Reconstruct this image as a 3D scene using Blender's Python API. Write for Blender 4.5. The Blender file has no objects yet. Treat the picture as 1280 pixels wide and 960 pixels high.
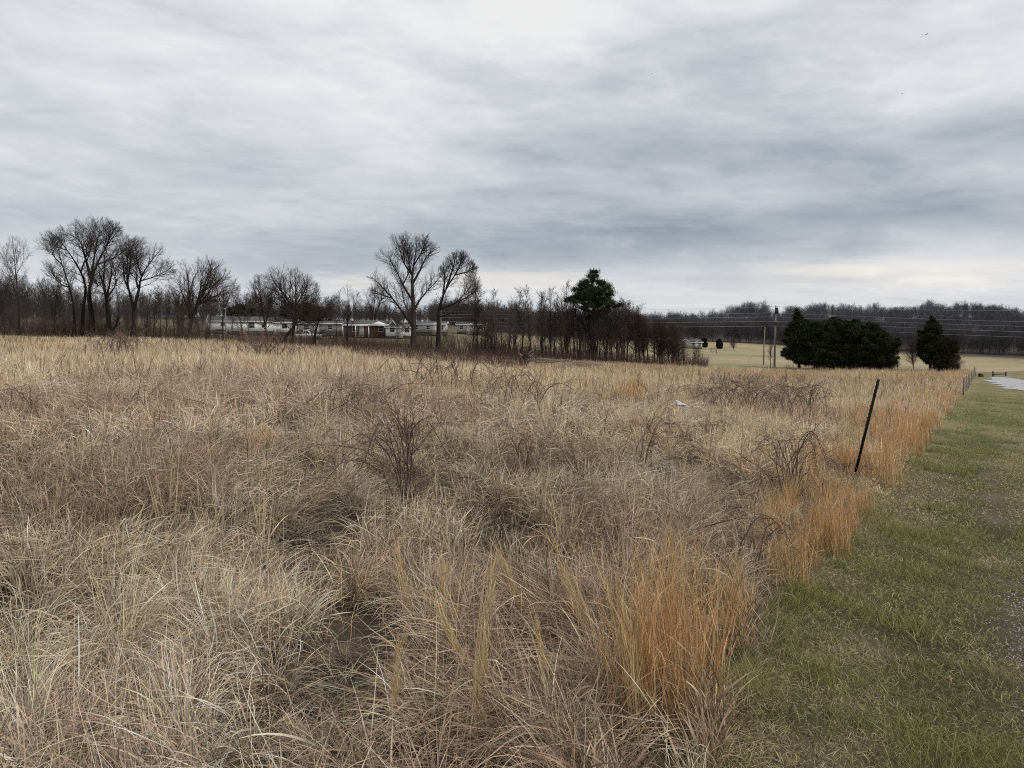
import bpy, math, random
import numpy as np
from mathutils import Vector, Matrix

RNG = np.random.default_rng(7)
random.seed(7)
SC = bpy.context.scene
COL = SC.collection
PI = math.pi

# ------------------------------------------------------------------ camera model
FPX, HOR, EYE = 925.0, 418.0, 1.65
PITCH = math.atan((480 - HOR) / FPX)
CP, SP = math.cos(PITCH), math.sin(PITCH)


def pt(u, v, Y):
    """world point at forward distance Y seen at photo pixel (u, v)"""
    a = (480 - v) / FPX
    Z = Y * (a * CP - SP) / (CP + a * SP)
    d = Y * CP - Z * SP
    return np.array([(u - 640) / FPX * d, Y, EYE + Z])


def lx(u, Y, z=0.0):
    return (u - 640) / FPX * (Y * CP - (z - EYE) * SP)


# ------------------------------------------------------------------ noise
def _hash(ix, iy, s):
    h = (ix.astype(np.int64) * 374761393 + iy.astype(np.int64) * 668265263 + s * 974711) & 0x7fffffff
    h = ((h ^ (h >> 13)) * 1274126177) & 0x7fffffff
    h = h ^ (h >> 16)
    return (h & 0xffff) / 65535.0


def vnoise(x, y, s=0):
    x = np.asarray(x, float); y = np.asarray(y, float)
    ix = np.floor(x); iy = np.floor(y)
    fx = x - ix; fy = y - iy
    fx = fx * fx * (3 - 2 * fx); fy = fy * fy * (3 - 2 * fy)
    a = _hash(ix, iy, s); b = _hash(ix + 1, iy, s); c = _hash(ix, iy + 1, s); d = _hash(ix + 1, iy + 1, s)
    return (a * (1 - fx) + b * fx) * (1 - fy) + (c * (1 - fx) + d * fx) * fy


def fbm(x, y, s=0, o=4):
    t = 0; w = 0; a = 1.0
    for i in range(o):
        t = t + a * vnoise(x * 2 ** i + 17.3 * i, y * 2 ** i - 9.1 * i, s + i); w += a; a *= 0.5
    return t / w


def sstep(a, b, x):
    t = np.clip((x - a) / (b - a), 0, 1)
    return t * t * (3 - 2 * t)


# ------------------------------------------------------------------ terrain
_ctrl = []   # (phi, log r, z)


def _c(u, v, Y, sub=0.0):
    p = pt(u, v, Y)
    _ctrl.append((math.atan2(p[0], p[1]), math.log(math.hypot(p[0], p[1])), p[2] - sub))


def _cz(phi, r, z):
    _ctrl.append((math.radians(phi), math.log(r), z))


for ph in (-60, -35, 0, 30, 60):
    _cz(ph, 1.5, 0.0)
for ph in (-60, -30, 0, 15):
    _cz(ph, 5, 0.02)
_cz(45, 5, -0.15); _cz(60, 6, -0.2)
_cz(-60, 30, 0.6); _cz(-30, 30, 0.5); _cz(-10, 30, 0.15); _cz(8, 30, -0.45)
_cz(60, 30, -1.7); _cz(60, 60, -3.2)
_c(1066, 606, 10.0)
_c(1204, 494.5, 50)
_c(1250, 481, 64)
_c(1290, 474, 78)
_c(0, 412.5, 115, 0.7); _c(-250, 409, 115, 0.7)
_c(200, 418, 105, 0.65); _c(300, 423, 100, 0.65); _c(400, 431, 95, 0.6); _c(500, 434, 95, 0.6)
_c(640, 448, 95, 0.6); _c(760, 448, 110, 0.6); _c(870, 453, 113, 0.6)
_c(1000, 459, 110, 0.6); _c(1170, 463, 100, 0.5)
_c(1280, 455, 160); _c(1450, 456, 160)
_c(0, 405, 170); _c(180, 404, 170); _c(300, 419, 165); _c(480, 421.5, 165); _c(600, 424, 165); _c(700, 432, 165)
_c(900, 447, 165); _c(1100, 448, 170)
_c(60, 396, 240); _c(300, 398, 240); _c(550, 405, 240); _c(-250, 395, 240)
_c(780, 427, 300); _c(900, 428.5, 330); _c(1000, 434, 340); _c(1120, 441, 345); _c(1280, 447, 350); _c(1500, 450, 350)
_c(640, 418, 300)
_c(700, 411, 560); _c(850, 411, 560); _c(940, 406, 560); _c(1040, 406, 560); _c(1150, 406, 560); _c(1280, 409, 560); _c(1500, 410, 560)
_c(450, 402, 600); _c(200, 402, 600); _c(-100, 402, 600)
for ph in (-50, -25, 0, 25, 50):
    _cz(ph, 1200, 18.0); _cz(ph, 3500, 15.0)
_ctrl = np.array(_ctrl)
_SX = np.array([2.6, 1.0])
_A = _ctrl[:, :2] * _SX


def _phi(d2):
    return 0.5 * d2 * np.log(d2 + 1e-9)


def _fit():
    n = len(_A)
    d2 = ((_A[:, None] - _A[None]) ** 2).sum(-1)
    K = _phi(d2) + np.eye(n) * 0.02
    Pm = np.hstack([np.ones((n, 1)), _A])
    M = np.zeros((n + 3, n + 3)); M[:n, :n] = K; M[:n, n:] = Pm; M[n:, :n] = Pm.T
    return np.linalg.solve(M, np.concatenate([_ctrl[:, 2], np.zeros(3)]))


_W = _fit()
# tabulate once on a (phi, log r) grid, then look up bilinearly
_NP, _NR = 361, 420
_PH = np.linspace(math.radians(-62), math.radians(62), _NP)
_LR = np.linspace(math.log(1.2), math.log(3600), _NR)


def _tab():
    gp_, gr = np.meshgrid(_PH, _LR, indexing='ij')
    q = np.stack([gp_.ravel(), gr.ravel()], 1) * _SX
    out = np.zeros(len(q))
    for i in range(0, len(q), 20000):
        s = q[i:i + 20000]
        d2 = ((s[:, None] - _A[None]) ** 2).sum(-1)
        out[i:i + 20000] = _phi(d2) @ _W[:-3] + _W[-3] + s @ _W[-2:]
    return out.reshape(_NP, _NR)


_T = _tab()


_hu = np.array([500, 700, 760, 800, 850, 890, 915, 940, 962, 975, 1000, 1040, 1080, 1110, 1150, 1200, 1240, 1280, 1340, 1420, 1560])
_hb = np.array([0, 0.5, 0, -1.5, -1.5, 1.0, 2.0, 2.8, 1.6, 0.0, 2.0, 4.2, 2.0, 1.2, 4.0, 5.4, 3.4, 1.0, 3.0, 0.0, 2.0])
_HPH = np.arctan((_hu - 640) / FPX); _HB = _hb


def terrain(x, y):
    x = np.asarray(x, float); y = np.asarray(y, float)
    ph = np.arctan2(x, y); r = np.hypot(x, y)
    fade = 1 - sstep(math.radians(62), math.radians(110), np.abs(ph))
    a = (np.clip(ph, _PH[0], _PH[-1]) - _PH[0]) / (_PH[1] - _PH[0])
    b = (np.log(np.clip(r, 1.21, 3590)) - _LR[0]) / (_LR[1] - _LR[0])
    i = np.clip(a.astype(int), 0, _NP - 2); j = np.clip(b.astype(int), 0, _NR - 2)
    fa = a - i; fb = b - j
    z = (_T[i, j] * (1 - fa) + _T[i + 1, j] * fa) * (1 - fb) + (_T[i, j + 1] * (1 - fa) + _T[i + 1, j + 1] * fa) * fb
    z = z + np.interp(ph, _HPH, _HB) * sstep(440, 560, r) * (1 - sstep(700, 1000, r))
    return z * fade * sstep(0.3, 1.6, r)


def gz(x, y):
    return float(terrain(np.array([x]), np.array([y]))[0])


def gp(u, v):
    """ground point seen at photo pixel (u, v)"""
    lo = None
    for Y in np.geomspace(1.3, 900, 900):
        p = pt(u, v, Y)
        if p[2] < gz(p[0], p[1]):
            return np.array([p[0], p[1], gz(p[0], p[1])])
    return p


def on(u, Y):
    """ground point in photo column u at forward distance Y"""
    x = lx(u, Y); z = gz(x, Y)
    x = lx(u, Y, z)
    return np.array([x, Y, gz(x, Y)])


# edge of the tall grass against the mown path: X as a function of Y
_bp = np.array([gp(u, v)[:2] for u, v in ((888, 955), (945, 830), (1000, 735), (1060, 668), (1115, 606), (1142, 565), (1182, 520), (1200, 495))])
_bY = np.concatenate([[-6.0, 0.5], _bp[:, 1], [62, 80, 130]])
_dx = 0.64
_bX = np.concatenate([[_bp[0, 0] - 0.62 * (_bp[0, 1] + 6), _bp[0, 0] - 0.60 * (_bp[0, 1] - 0.5)], _bp[:, 0],
                      [_bp[-1, 0] + _dx * (62 - _bp[-1, 1]), _bp[-1, 0] + _dx * (80 - _bp[-1, 1]), _bp[-1, 0] + _dx * (130 - _bp[-1, 1])]])


def xedge(y):
    return np.interp(y, _bY, _bX)


# ------------------------------------------------------------------ mesh helpers
def np_mesh(name, V, faces, col=None, smooth=False):
    """V (n,3); faces: list of (m,k) int arrays"""
    me = bpy.data.meshes.new(name)
    V = np.ascontiguousarray(V, np.float32)
    me.vertices.add(len(V)); me.vertices.foreach_set('co', V.ravel())
    faces = [np.asarray(f, np.int32) for f in faces if len(f)]
    loops = np.concatenate([f.ravel() for f in faces])
    tot = np.concatenate([np.full(len(f), f.shape[1], np.int32) for f in faces])
    st = np.concatenate([[0], np.cumsum(tot)[:-1]]).astype(np.int32)
    me.loops.add(len(loops)); me.loops.foreach_set('vertex_index', loops)
    me.polygons.add(len(tot)); me.polygons.foreach_set('loop_start', st)
    if smooth:
        me.polygons.foreach_set('use_smooth', np.ones(len(tot), bool))
    if col is not None:
        at = me.color_attributes.new('col', 'FLOAT_COLOR', 'POINT')
        c = np.ones((len(V), 4), np.float32); c[:, :3] = col
        at.data.foreach_set('color', c.ravel())
    me.update(calc_edges=True)
    return me


def link(name, me, mat=None, parent=None, loc=None):
    o = bpy.data.objects.new(name, me)
    if me is not None and mat is not None:
        if len(me.materials) == 0:
            me.materials.append(mat)
    COL.objects.link(o)
    if parent is not None:
        o.parent = parent
    if loc is not None:
        o.location = [float(c) for c in loc]
    return o


def tag(o, label=None, cat=None, group=None, kind=None):
    if label: o['label'] = label
    if cat: o['category'] = cat
    if group: o['group'] = group
    if kind: o['kind'] = kind
    return o


def thing(name, label, cat, loc=(0, 0, 0), rz=0.0, group=None):
    o = bpy.data.objects.new(name, None); COL.objects.link(o)
    o.empty_display_size = 0.3
    o.location = [float(c) for c in loc]; o.rotation_euler = (0, 0, rz)
    return tag(o, label, cat, group)


def dup(root, loc, rz, label, group=None, scale=1.0):
    r = root.copy(); COL.objects.link(r)
    r.location = [float(c) for c in loc]; r.rotation_euler = (0, 0, rz); r.scale = (scale,) * 3
    r['label'] = label
    if group: r['group'] = group
    for ch in list(root.children):
        c = ch.copy(); COL.objects.link(c); c.parent = r
        for g in list(ch.children):
            d = g.copy(); COL.objects.link(d); d.parent = c
    return r


class MB:
    """collects boxes, prisms and tubes into one mesh"""
    def __init__(s):
        s.V = []; s.F3 = []; s.F4 = []; s.n = 0

    def add(s, V, f3=None, f4=None):
        V = np.asarray(V, float).reshape(-1, 3)
        if f3 is not None and len(f3): s.F3.append(np.asarray(f3, int) + s.n)
        if f4 is not None and len(f4): s.F4.append(np.asarray(f4, int) + s.n)
        s.V.append(V); s.n += len(V)
        return s

    def box(s, x0, x1, y0, y1, z0, z1):
        V = [(x, y, z) for z in (z0, z1) for y in (y0, y1) for x in (x0, x1)]
        return s.add(V, None, [(0, 2, 3, 1), (4, 5, 7, 6), (0, 1, 5, 4), (2, 6, 7, 3), (0, 4, 6, 2), (1, 3, 7, 5)])

    def prism(s, prof, axis, a, b):
        """extrude a convex 2-D profile along x ('x': prof is y,z), y ('y': x,z) or z ('z': x,y)"""
        n = len(prof)
        def P(p, t):
            return (t, p[0], p[1]) if axis == 'x' else (p[0], t, p[1]) if axis == 'y' else (p[0], p[1], t)
        V = [P(p, a) for p in prof] + [P(p, b) for p in prof]
        c0 = np.mean(V[:n], 0); c1 = np.mean(V[n:], 0)
        V = V + [tuple(c0), tuple(c1)]
        f4 = [(i, (i + 1) % n, n + (i + 1) % n, n + i) for i in range(n)]
        f3 = [((i + 1) % n, i, 2 * n) for i in range(n)] + [(n + i, n + (i + 1) % n, 2 * n + 1) for i in range(n)]
        return s.add(V, f3, f4)

    def tube(s, pts, rad, k=8, cap=True):
        P = np.asarray(pts, float)[None]; R = np.broadcast_to(np.asarray(rad, float), (len(pts),))[None]
        V, F = tube_batch(P, R, k)
        f3 = []
        if cap:
            m = len(pts)
            V = np.vstack([V, P[0, :1], P[0, -1:]])
            f3 = [((i + 1) % k, i, m * k) for i in range(k)] + [((m - 1) * k + i, (m - 1) * k + (i + 1) % k, m * k + 1) for i in range(k)]
        return s.add(V, f3, F)

    def disc(s, c, axis, r, t, k=16):
        a = np.zeros(3); a['xyz'.index(axis)] = t / 2
        c = np.asarray(c, float)
        return s.tube([c - a, c + a], r, k)

    def build(s, name, mat, parent=None, loc=None, smooth=False):
        fs = []
        if s.F3: fs.append(np.concatenate(s.F3))
        if s.F4: fs.append(np.concatenate(s.F4))
        return link(name, np_mesh(name, np.concatenate(s.V), fs, smooth=smooth), mat, parent, loc)


def norm(a):
    return a / np.maximum(np.linalg.norm(a, axis=-1, keepdims=True), 1e-9)


def tube_batch(P, R, k=3):
    """P (B,n,3), R (B,n) -> verts, quads"""
    B, n, _ = P.shape
    T = norm(np.gradient(P, axis=1))
    m = norm(P[:, -1] - P[:, 0])
    ref = np.where(np.abs(m[:, 2:3]) > 0.8, np.array([[1.0, 0.13, 0]]), np.array([[0.1, 0.2, 1.0]]))
    N = norm(np.cross(T, ref[:, None, :])); Bn = np.cross(T, N)
    a = np.arange(k) * 2 * PI / k
    ring = np.cos(a)[None, None, :, None] * N[:, :, None] + np.sin(a)[None, None, :, None] * Bn[:, :, None]
    V = (P[:, :, None] + R[:, :, None, None] * ring).reshape(-1, 3)
    b = np.arange(B)[:, None, None] * n * k; i = np.arange(n - 1)[None, :, None] * k; j = np.arange(k)[None, None]
    j2 = (j + 1) % k
    F = np.stack(np.broadcast_arrays(b + i + j, b + i + j2, b + i + k + j2, b + i + k + j), -1).reshape(-1, 4)
    return V, F


# ------------------------------------------------------------------ materials
def mat(name, color=(0.5, 0.5, 0.5), rough=0.8, metal=0.0, noise=None, attr=False, transl=0.0, spec=0.3, bump=None, dark=0.6, mid=None):
    """procedural material: base colour (or the vertex attribute) broken up by object-space noise, optional bump and translucency"""
    m = bpy.data.materials.new(name); m.use_nodes = True
    nt = m.node_tree; N = nt.nodes; L = nt.links
    bs = N['Principled BSDF']; out = N['Material Output']
    bs.inputs['Roughness'].default_value = rough; bs.inputs['Metallic'].default_value = metal
    bs.inputs['Specular IOR Level'].default_value = spec
    if attr:
        a = N.new('ShaderNodeAttribute'); a.attribute_name = 'col'; src = a.outputs['Color']
    else:
        a = N.new('ShaderNodeRGB'); a.outputs[0].default_value = (*color, 1); src = a.outputs[0]
    if noise:
        tc = N.new('ShaderNodeTexCoord')
        for sc_, st in noise:
            mp = N.new('ShaderNodeMapping')
            mp.inputs['Scale'].default_value = (sc_,) * 3 if np.isscalar(sc_) else sc_
            L.new(tc.outputs['Object'], mp.inputs['Vector'])
            nz = N.new('ShaderNodeTexNoise'); nz.inputs['Scale'].default_value = 1.0; nz.inputs['Detail'].default_value = 5; nz.inputs['Roughness'].default_value = 0.65
            L.new(mp.outputs[0], nz.inputs['Vector'])
            mr = N.new('ShaderNodeMapRange'); mr.inputs[1].default_value = 0.3; mr.inputs[2].default_value = 0.7
            mr.inputs[3].default_value = 1 - st; mr.inputs[4].default_value = 1 + st
            L.new(nz.outputs[0], mr.inputs[0])
            mx = N.new('ShaderNodeMix'); mx.data_type = 'RGBA'; mx.blend_type = 'MULTIPLY'; mx.inputs[0].default_value = 1
            L.new(src, mx.inputs[6]); L.new(mr.outputs[0], mx.inputs[7]); src = mx.outputs[2]
        if bump:
            bp = N.new('ShaderNodeBump'); bp.inputs['Strength'].default_value = bump[0]; bp.inputs['Distance'].default_value = bump[1]
            L.new(nz.outputs[0], bp.inputs['Height']); L.new(bp.outputs[0], bs.inputs['Normal'])
    L.new(src, bs.inputs['Base Color'])
    if transl:
        d = N.new('ShaderNodeBsdfDiffuse'); t = N.new('ShaderNodeBsdfTranslucent'); mx = N.new('ShaderNodeMixShader')
        L.new(src, d.inputs[0]); L.new(src, t.inputs[0]); mx.inputs[0].default_value = transl
        L.new(d.outputs[0], mx.inputs[1]); L.new(t.outputs[0], mx.inputs[2]); L.new(mx.outputs[0], out.inputs['Surface'])
        N.remove(bs)
    return m


M = {}
M['ground'] = mat('ground_soil', attr=True, rough=0.95, spec=0.1, noise=[(0.35, 0.16), (6.0, 0.35)], bump=(0.6, 0.05))
M['path'] = mat('path_turf', attr=True, rough=0.95, spec=0.1, noise=[(0.9, 0.2), (35.0, 0.45)], bump=(0.8, 0.03))
M['gravel'] = mat('gravel_stone', (0.37, 0.375, 0.385), rough=0.9, noise=[(1.2, 0.2), (22.0, 0.35)], bump=(0.8, 0.02))
M['pebble'] = mat('pebble_stone', attr=True, rough=0.85)
M['blade'] = mat('dry_blade', attr=True, transl=0.22)
M['turf'] = mat('turf_blade', attr=True, transl=0.3)
M['brown'] = mat('brown_stems', (0.155, 0.112, 0.088), rough=0.8, noise=[(9.0, 0.35)])
M['cane'] = mat('bramble_cane', (0.115, 0.073, 0.060), rough=0.7, noise=[(9.0, 0.35)])
M['stalk'] = mat('weed_stalk', (0.085, 0.06, 0.045), rough=0.8, noise=[(9.0, 0.3)])
M['weeds'] = mat('weed_twigs', attr=True, rough=0.9, spec=0.1)
M['bark'] = mat('bark_grey', (0.046, 0.039, 0.036), rough=0.95, spec=0.1, noise=[((3, 3, 0.8), 0.4)])
M['bark2'] = mat('bark_dark', (0.022, 0.019, 0.019), rough=0.95, spec=0.1, noise=[((3, 3, 0.8), 0.4)])
M['twig'] = mat('twig_grey', (0.060, 0.049, 0.045), rough=0.95, spec=0.1, noise=[(0.25, 0.25)])
M['twigred'] = mat('twig_red', (0.068, 0.049, 0.044), rough=0.95, spec=0.1, noise=[(0.25, 0.25)])
M['twigpale'] = mat('twig_pale', (0.105, 0.095, 0.088), rough=0.95, spec=0.1, noise=[(0.25, 0.25)])
M['wood'] = mat('far_wood', attr=True, rough=1.0, spec=0.0)
M['pine'] = mat('pine_needles', attr=True, transl=0.12)
M['cedar'] = mat('cedar_sprays', attr=True, transl=0.10)
M['pole'] = mat('pole_wood', (0.19, 0.17, 0.15), rough=0.9, noise=[((5, 5, 0.6), 0.3)])
M['wire'] = mat('line_metal', (0.36, 0.36, 0.37), rough=0.5, metal=0.0, noise=[(0.5, 0.1)])
M['galv'] = mat('galvanised', (0.42, 0.43, 0.44), rough=0.5, metal=0.4, noise=[(4.0, 0.2)])
M['darkmetal'] = mat('dark_metal', (0.03, 0.03, 0.03), rough=0.6, metal=0.2, noise=[(6.0, 0.3)])
M['tpost'] = mat('tpost_paint', (0.011, 0.012, 0.011), rough=0.9, spec=0.08, noise=[((40, 40, 8), 0.5)])
M['rust'] = mat('rusty_wire', (0.10, 0.06, 0.04), rough=0.8, noise=[(30.0, 0.4)])
M['siding'] = mat('white_siding', (0.82, 0.83, 0.84), rough=0.6, noise=[((0.6, 0.6, 9.0), 0.07), (1.1, 0.06)])
M['siding2'] = mat('grey_siding', (0.40, 0.41, 0.415), rough=0.6, noise=[((0.6, 0.6, 9.0), 0.07), (1.1, 0.06)])
M['brick'] = mat('brick_wall', (0.17, 0.10, 0.085), rough=0.9, noise=[((3, 3, 14), 0.25)])
M['roof'] = mat('roof_shingle', (0.09, 0.088, 0.09), rough=0.85, noise=[(2.5, 0.25)])
M['roofpale'] = mat('roof_metal', (0.32, 0.33, 0.34), rough=0.5, noise=[(2.5, 0.12)])
M['trim'] = mat('white_trim', (0.78, 0.78, 0.78), rough=0.5, noise=[(2.0, 0.05)])
M['glass'] = mat('window_glass', (0.035, 0.04, 0.045), rough=0.15, spec=0.5, noise=[(0.8, 0.2)])
M['skirt'] = mat('dark_skirting', (0.035, 0.032, 0.03), rough=0.9, noise=[(2.0, 0.4)])
M['shutter'] = mat('red_shutter', (0.16, 0.06, 0.05), rough=0.7, noise=[(4.0, 0.2)])
M['paint'] = mat('white_car_paint', (0.78, 0.79, 0.80), rough=0.3, spec=0.5, noise=[(1.2, 0.04)])
M['darkpaint'] = mat('dark_car_paint', (0.035, 0.033, 0.035), rough=0.3, spec=0.5, noise=[(1.2, 0.15)])
M['tyre'] = mat('tyre_rubber', (0.02, 0.02, 0.02), rough=0.9, noise=[(20.0, 0.3)])
M['lamp'] = mat('lamp_lens', (0.7, 0.7, 0.66), rough=0.2, spec=0.5, noise=[(9.0, 0.1)])
M['tail'] = mat('tail_lens', (0.30, 0.02, 0.02), rough=0.3, spec=0.5, noise=[(9.0, 0.1)])
M['bag'] = mat('white_plastic', (0.70, 0.69, 0.70), rough=0.4, noise=[(16.0, 0.30)], transl=0.3)
M['deadwood'] = mat('dead_wood', (0.20, 0.16, 0.13), rough=0.95, noise=[((3, 3, 3), 0.4)])
M['rot'] = mat('rotten_stump', (0.018, 0.014, 0.012), rough=1.0, noise=[(5.0, 0.5)])
M['bird'] = mat('bird_feathers', (0.02, 0.02, 0.022), rough=0.9, noise=[(20.0, 0.2)])
# ------------------------------------------------------------------ world, sun, camera
def build_world():
    w = bpy.data.worlds.new("World"); SC.world = w; w.use_nodes = True
    nt = w.node_tree; N = nt.nodes; L = nt.links
    N.clear()
    out = N.new('ShaderNodeOutputWorld')
    sky = N.new('ShaderNodeTexSky'); sky.sky_type = 'NISHITA'; sky.sun_disc = False
    sky.sun_elevation = math.radians(SUN_EL); sky.sun_rotation = math.radians(SUN_AZ)
    bg1 = N.new('ShaderNodeBackground'); bg1.inputs[1].default_value = 0.06
    L.new(sky.outputs[0], bg1.inputs[0])

    def val(x):
        return x

    def m(op, a, b=None, c=None, clamp=False):
        n = N.new('ShaderNodeMath'); n.operation = op; n.use_clamp = clamp
        for i, x in enumerate((a, b, c)):
            if x is None: continue
            if isinstance(x, (int, float)): n.inputs[i].default_value = x
            else: L.new(x, n.inputs[i])
        return n.outputs[0]

    tc = N.new('ShaderNodeTexCoord')
    sep = N.new('ShaderNodeSeparateXYZ'); L.new(tc.outputs['Generated'], sep.inputs[0])
    X, Y, Z = sep.outputs
    zc = m('MAXIMUM', Z, 0.0)
    zi = m('ADD', zc, 0.11)
    px = m('DIVIDE', X, zi); py = m('DIVIDE', Y, zi)
    comb = N.new('ShaderNodeCombineXYZ')
    L.new(m('ADD', m('MULTIPLY', px, 0.62), m('MULTIPLY', py, 0.10)), comb.inputs[0]); L.new(py, comb.inputs[1])

    def noise(scale, detail, rough, dist=0.0, off=(0, 0, 0), vec=comb.outputs[0]):
        mp = N.new('ShaderNodeMapping'); mp.inputs['Location'].default_value = off
        L.new(vec, mp.inputs[0])
        n = N.new('ShaderNodeTexNoise'); n.inputs['Scale'].default_value = scale; n.inputs['Detail'].default_value = detail
        n.inputs['Roughness'].default_value = rough; n.inputs['Distortion'].default_value = dist
        L.new(mp.outputs[0], n.inputs['Vector'])
        return n.outputs[0]

    n1 = noise(1.15, 5, 0.50, 0.2, (3.1, 1.7, 0))
    n2 = noise(3.2, 8, 0.60, 0.5, (7.7, 4.2, 2))
    n3 = noise(1.3, 4, 0.5, 0.2, (-4.0, 9.0, 5))
    az = m('ARCTAN2', X, Y)
    el = m('ARCSINE', Z)
    cb2 = N.new('ShaderNodeCombineXYZ'); L.new(m('ADD', az, m('MULTIPLY', el, 0.5)), cb2.inputs[0]); L.new(m('MULTIPLY', el, 2.6), cb2.inputs[1])
    n4 = noise(5.0, 6, 0.52, 0.3, (1.3, 0.4, 8), cb2.outputs[0])
    n5 = noise(13.0, 7, 0.60, 0.7, (5.3, 2.4, 3), cb2.outputs[0])
    azw = m('ADD', az, m('MULTIPLY', m('SUBTRACT', n3, 0.5), 0.22))
    elw = m('ADD', el, m('MULTIPLY', m('SUBTRACT', n2, 0.5), m('ADD', m('MULTIPLY', zc, 0.22), 0.02)))

    ramp = N.new('ShaderNodeValToRGB'); cr = ramp.color_ramp; cr.interpolation = 'B_SPLINE'
    stops = SKY_STOPS
    L.new(m('MULTIPLY', elw, 1.0 / math.radians(90.0), clamp=True), ramp.inputs[0])
    for i, (deg, v) in enumerate(stops):
        e = cr.elements[i] if i < 2 else cr.elements.new(deg / 90.0)
        e.position = deg / 90.0; e.color = (v, v, v, 1)
    lum = ramp.outputs[0]
    warm = None
    for (u, v, su, sv, amp, wm) in SKY_BLOBS:
        p = pt(u, v, 1000.0) - np.array([0, 0, EYE]); p = p / np.linalg.norm(p)
        a0 = math.atan2(p[0], p[1]); e0 = math.asin(p[2])
        da = m('MULTIPLY', m('SUBTRACT', azw, a0), FPX / su); de = m('MULTIPLY', m('SUBTRACT', elw, e0), FPX / sv)
        g = m('EXPONENT', m('MULTIPLY', m('ADD', m('MULTIPLY', da, da), m('MULTIPLY', de, de)), -0.5))
        lum = m('MULTIPLY_ADD', g, amp, lum)
        if wm:
            warm = m('MULTIPLY', g, wm) if warm is None else m('MULTIPLY_ADD', g, wm, warm)
    # cloud texture
    amt = m('ADD', m('MULTIPLY', zc, 0.36), 0.18)
    tx = m('ADD', m('ADD', m('MULTIPLY', m('SUBTRACT', n1, 0.5), 0.9), m('MULTIPLY', m('SUBTRACT', n4, 0.5), 1.15)), m('ADD', m('MULTIPLY', m('SUBTRACT', n2, 0.5), 0.75), m('MULTIPLY', m('SUBTRACT', n5, 0.5), 0.48)))
    lum = m('MULTIPLY_ADD', m('MULTIPLY', tx, amt), 1.5, lum)
    cb3 = N.new('ShaderNodeCombineXYZ'); L.new(m('MULTIPLY_ADD', py, -0.35, px), cb3.inputs[0]); L.new(m('MULTIPLY', py, 0.9), cb3.inputs[1])
    n6 = noise(1.9, 9, 0.62, 0.9, (2.2, 6.1, 1), cb3.outputs[0])
    n7 = noise(0.9, 3, 0.5, 0.0, (0.7, 3.3, 4), cb3.outputs[0])
    mr = N.new('ShaderNodeMapRange'); mr.interpolation_type = 'SMOOTHSTEP'; mr.inputs[1].default_value = 0.50; mr.inputs[2].default_value = 0.72; L.new(n6, mr.inputs[0])
    mr2 = N.new('ShaderNodeMapRange'); mr2.interpolation_type = 'SMOOTHSTEP'; mr2.inputs[1].default_value = 0.42; mr2.inputs[2].default_value = 0.60; L.new(n7, mr2.inputs[0])
    lum = m('MULTIPLY_ADD', m('MULTIPLY', mr.outputs[0], mr2.outputs[0]), 0.12, lum)
    mr3 = N.new('ShaderNodeMapRange'); mr3.interpolation_type = 'SMOOTHSTEP'; mr3.inputs[1].default_value = 0.50; mr3.inputs[2].default_value = 0.28; L.new(n6, mr3.inputs[0])
    lum = m('MULTIPLY_ADD', mr3.outputs[0], -0.07, lum)
    col = N.new('ShaderNodeValToRGB'); c2 = col.color_ramp
    for i, (p, c) in enumerate(SKY_COLS):
        e = c2.elements[i] if i < 2 else c2.elements.new(p)
        e.position = p; e.color = (*c, 1)
    L.new(lum, col.inputs[0])
    mx = N.new('ShaderNodeMix'); mx.data_type = 'RGBA'; mx.blend_type = 'MULTIPLY'
    L.new(m('MINIMUM', warm, 1.0), mx.inputs[0]); L.new(col.outputs[0], mx.inputs[6]); mx.inputs[7].default_value = (1.04, 0.985, 0.90, 1)
    bg2 = N.new('ShaderNodeBackground'); L.new(mx.outputs[2], bg2.inputs[0]); bg2.inputs[1].default_value = 1.0
    ms = N.new('ShaderNodeMixShader'); ms.inputs[0].default_value = 0.93
    L.new(bg1.outputs[0], ms.inputs[1]); L.new(bg2.outputs[0], ms.inputs[2]); L.new(ms.outputs[0], out.inputs[0])
    w.cycles.sampling_method = 'MANUAL'; w.cycles.sample_map_resolution = 512


SUN_EL, SUN_AZ = 46.0, 118.0   # degrees; azimuth clockwise from +Y
# elevation (deg) -> cloud brightness 0..1
SKY_STOPS = [(0, 0.77), (3.0, 0.75), (5.0, 0.64), (7.5, 0.64), (11, 0.72), (16, 0.77), (24, 0.80), (45, 0.86)]
# photo column, row, sigma u, sigma v, brightness, warmth
SKY_BLOBS = [
    (1050, 195, 260, 34, -0.17, 0), (860, 130, 120, 50, -0.11, 0), (800, 290, 190, 20, -0.20, 0), (1150, 262, 160, 16, -0.13, 0), (430, 325, 170, 18, -0.07, 0), (640, 318, 110, 16, -0.09, 0),
    (330, 158, 150, 35, -0.09, 0), (60, 160, 70, 10, -0.05, 0), (60, 205, 120, 14, 0.06, 0), (700, 45, 70, 45, 0.13, 0), (560, 20, 160, 40, 0.06, 0), (470, 165, 50, 50, 0.07, 0), (450, 200, 120, 45, 0.07, 0),
    (1230, 340, 120, 14, 0.20, 0.5), (1010, 338, 70, 9, 0.18, 0.7), (640, 352, 70, 10, 0.24, 0.8), (900, 372, 140, 12, 0.10, 0.35),
    (1060, 312, 40, 6, -0.12, 0), (425, 352, 40, 6, 0.18, 0.8), (1180, 60, 130, 60, 0.05, 0), (30, 345, 110, 18, 0.14, 0), (80, 55, 110, 40, 0.06, 0), (880, 205, 70, 6, 0.05, 0)]
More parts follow.
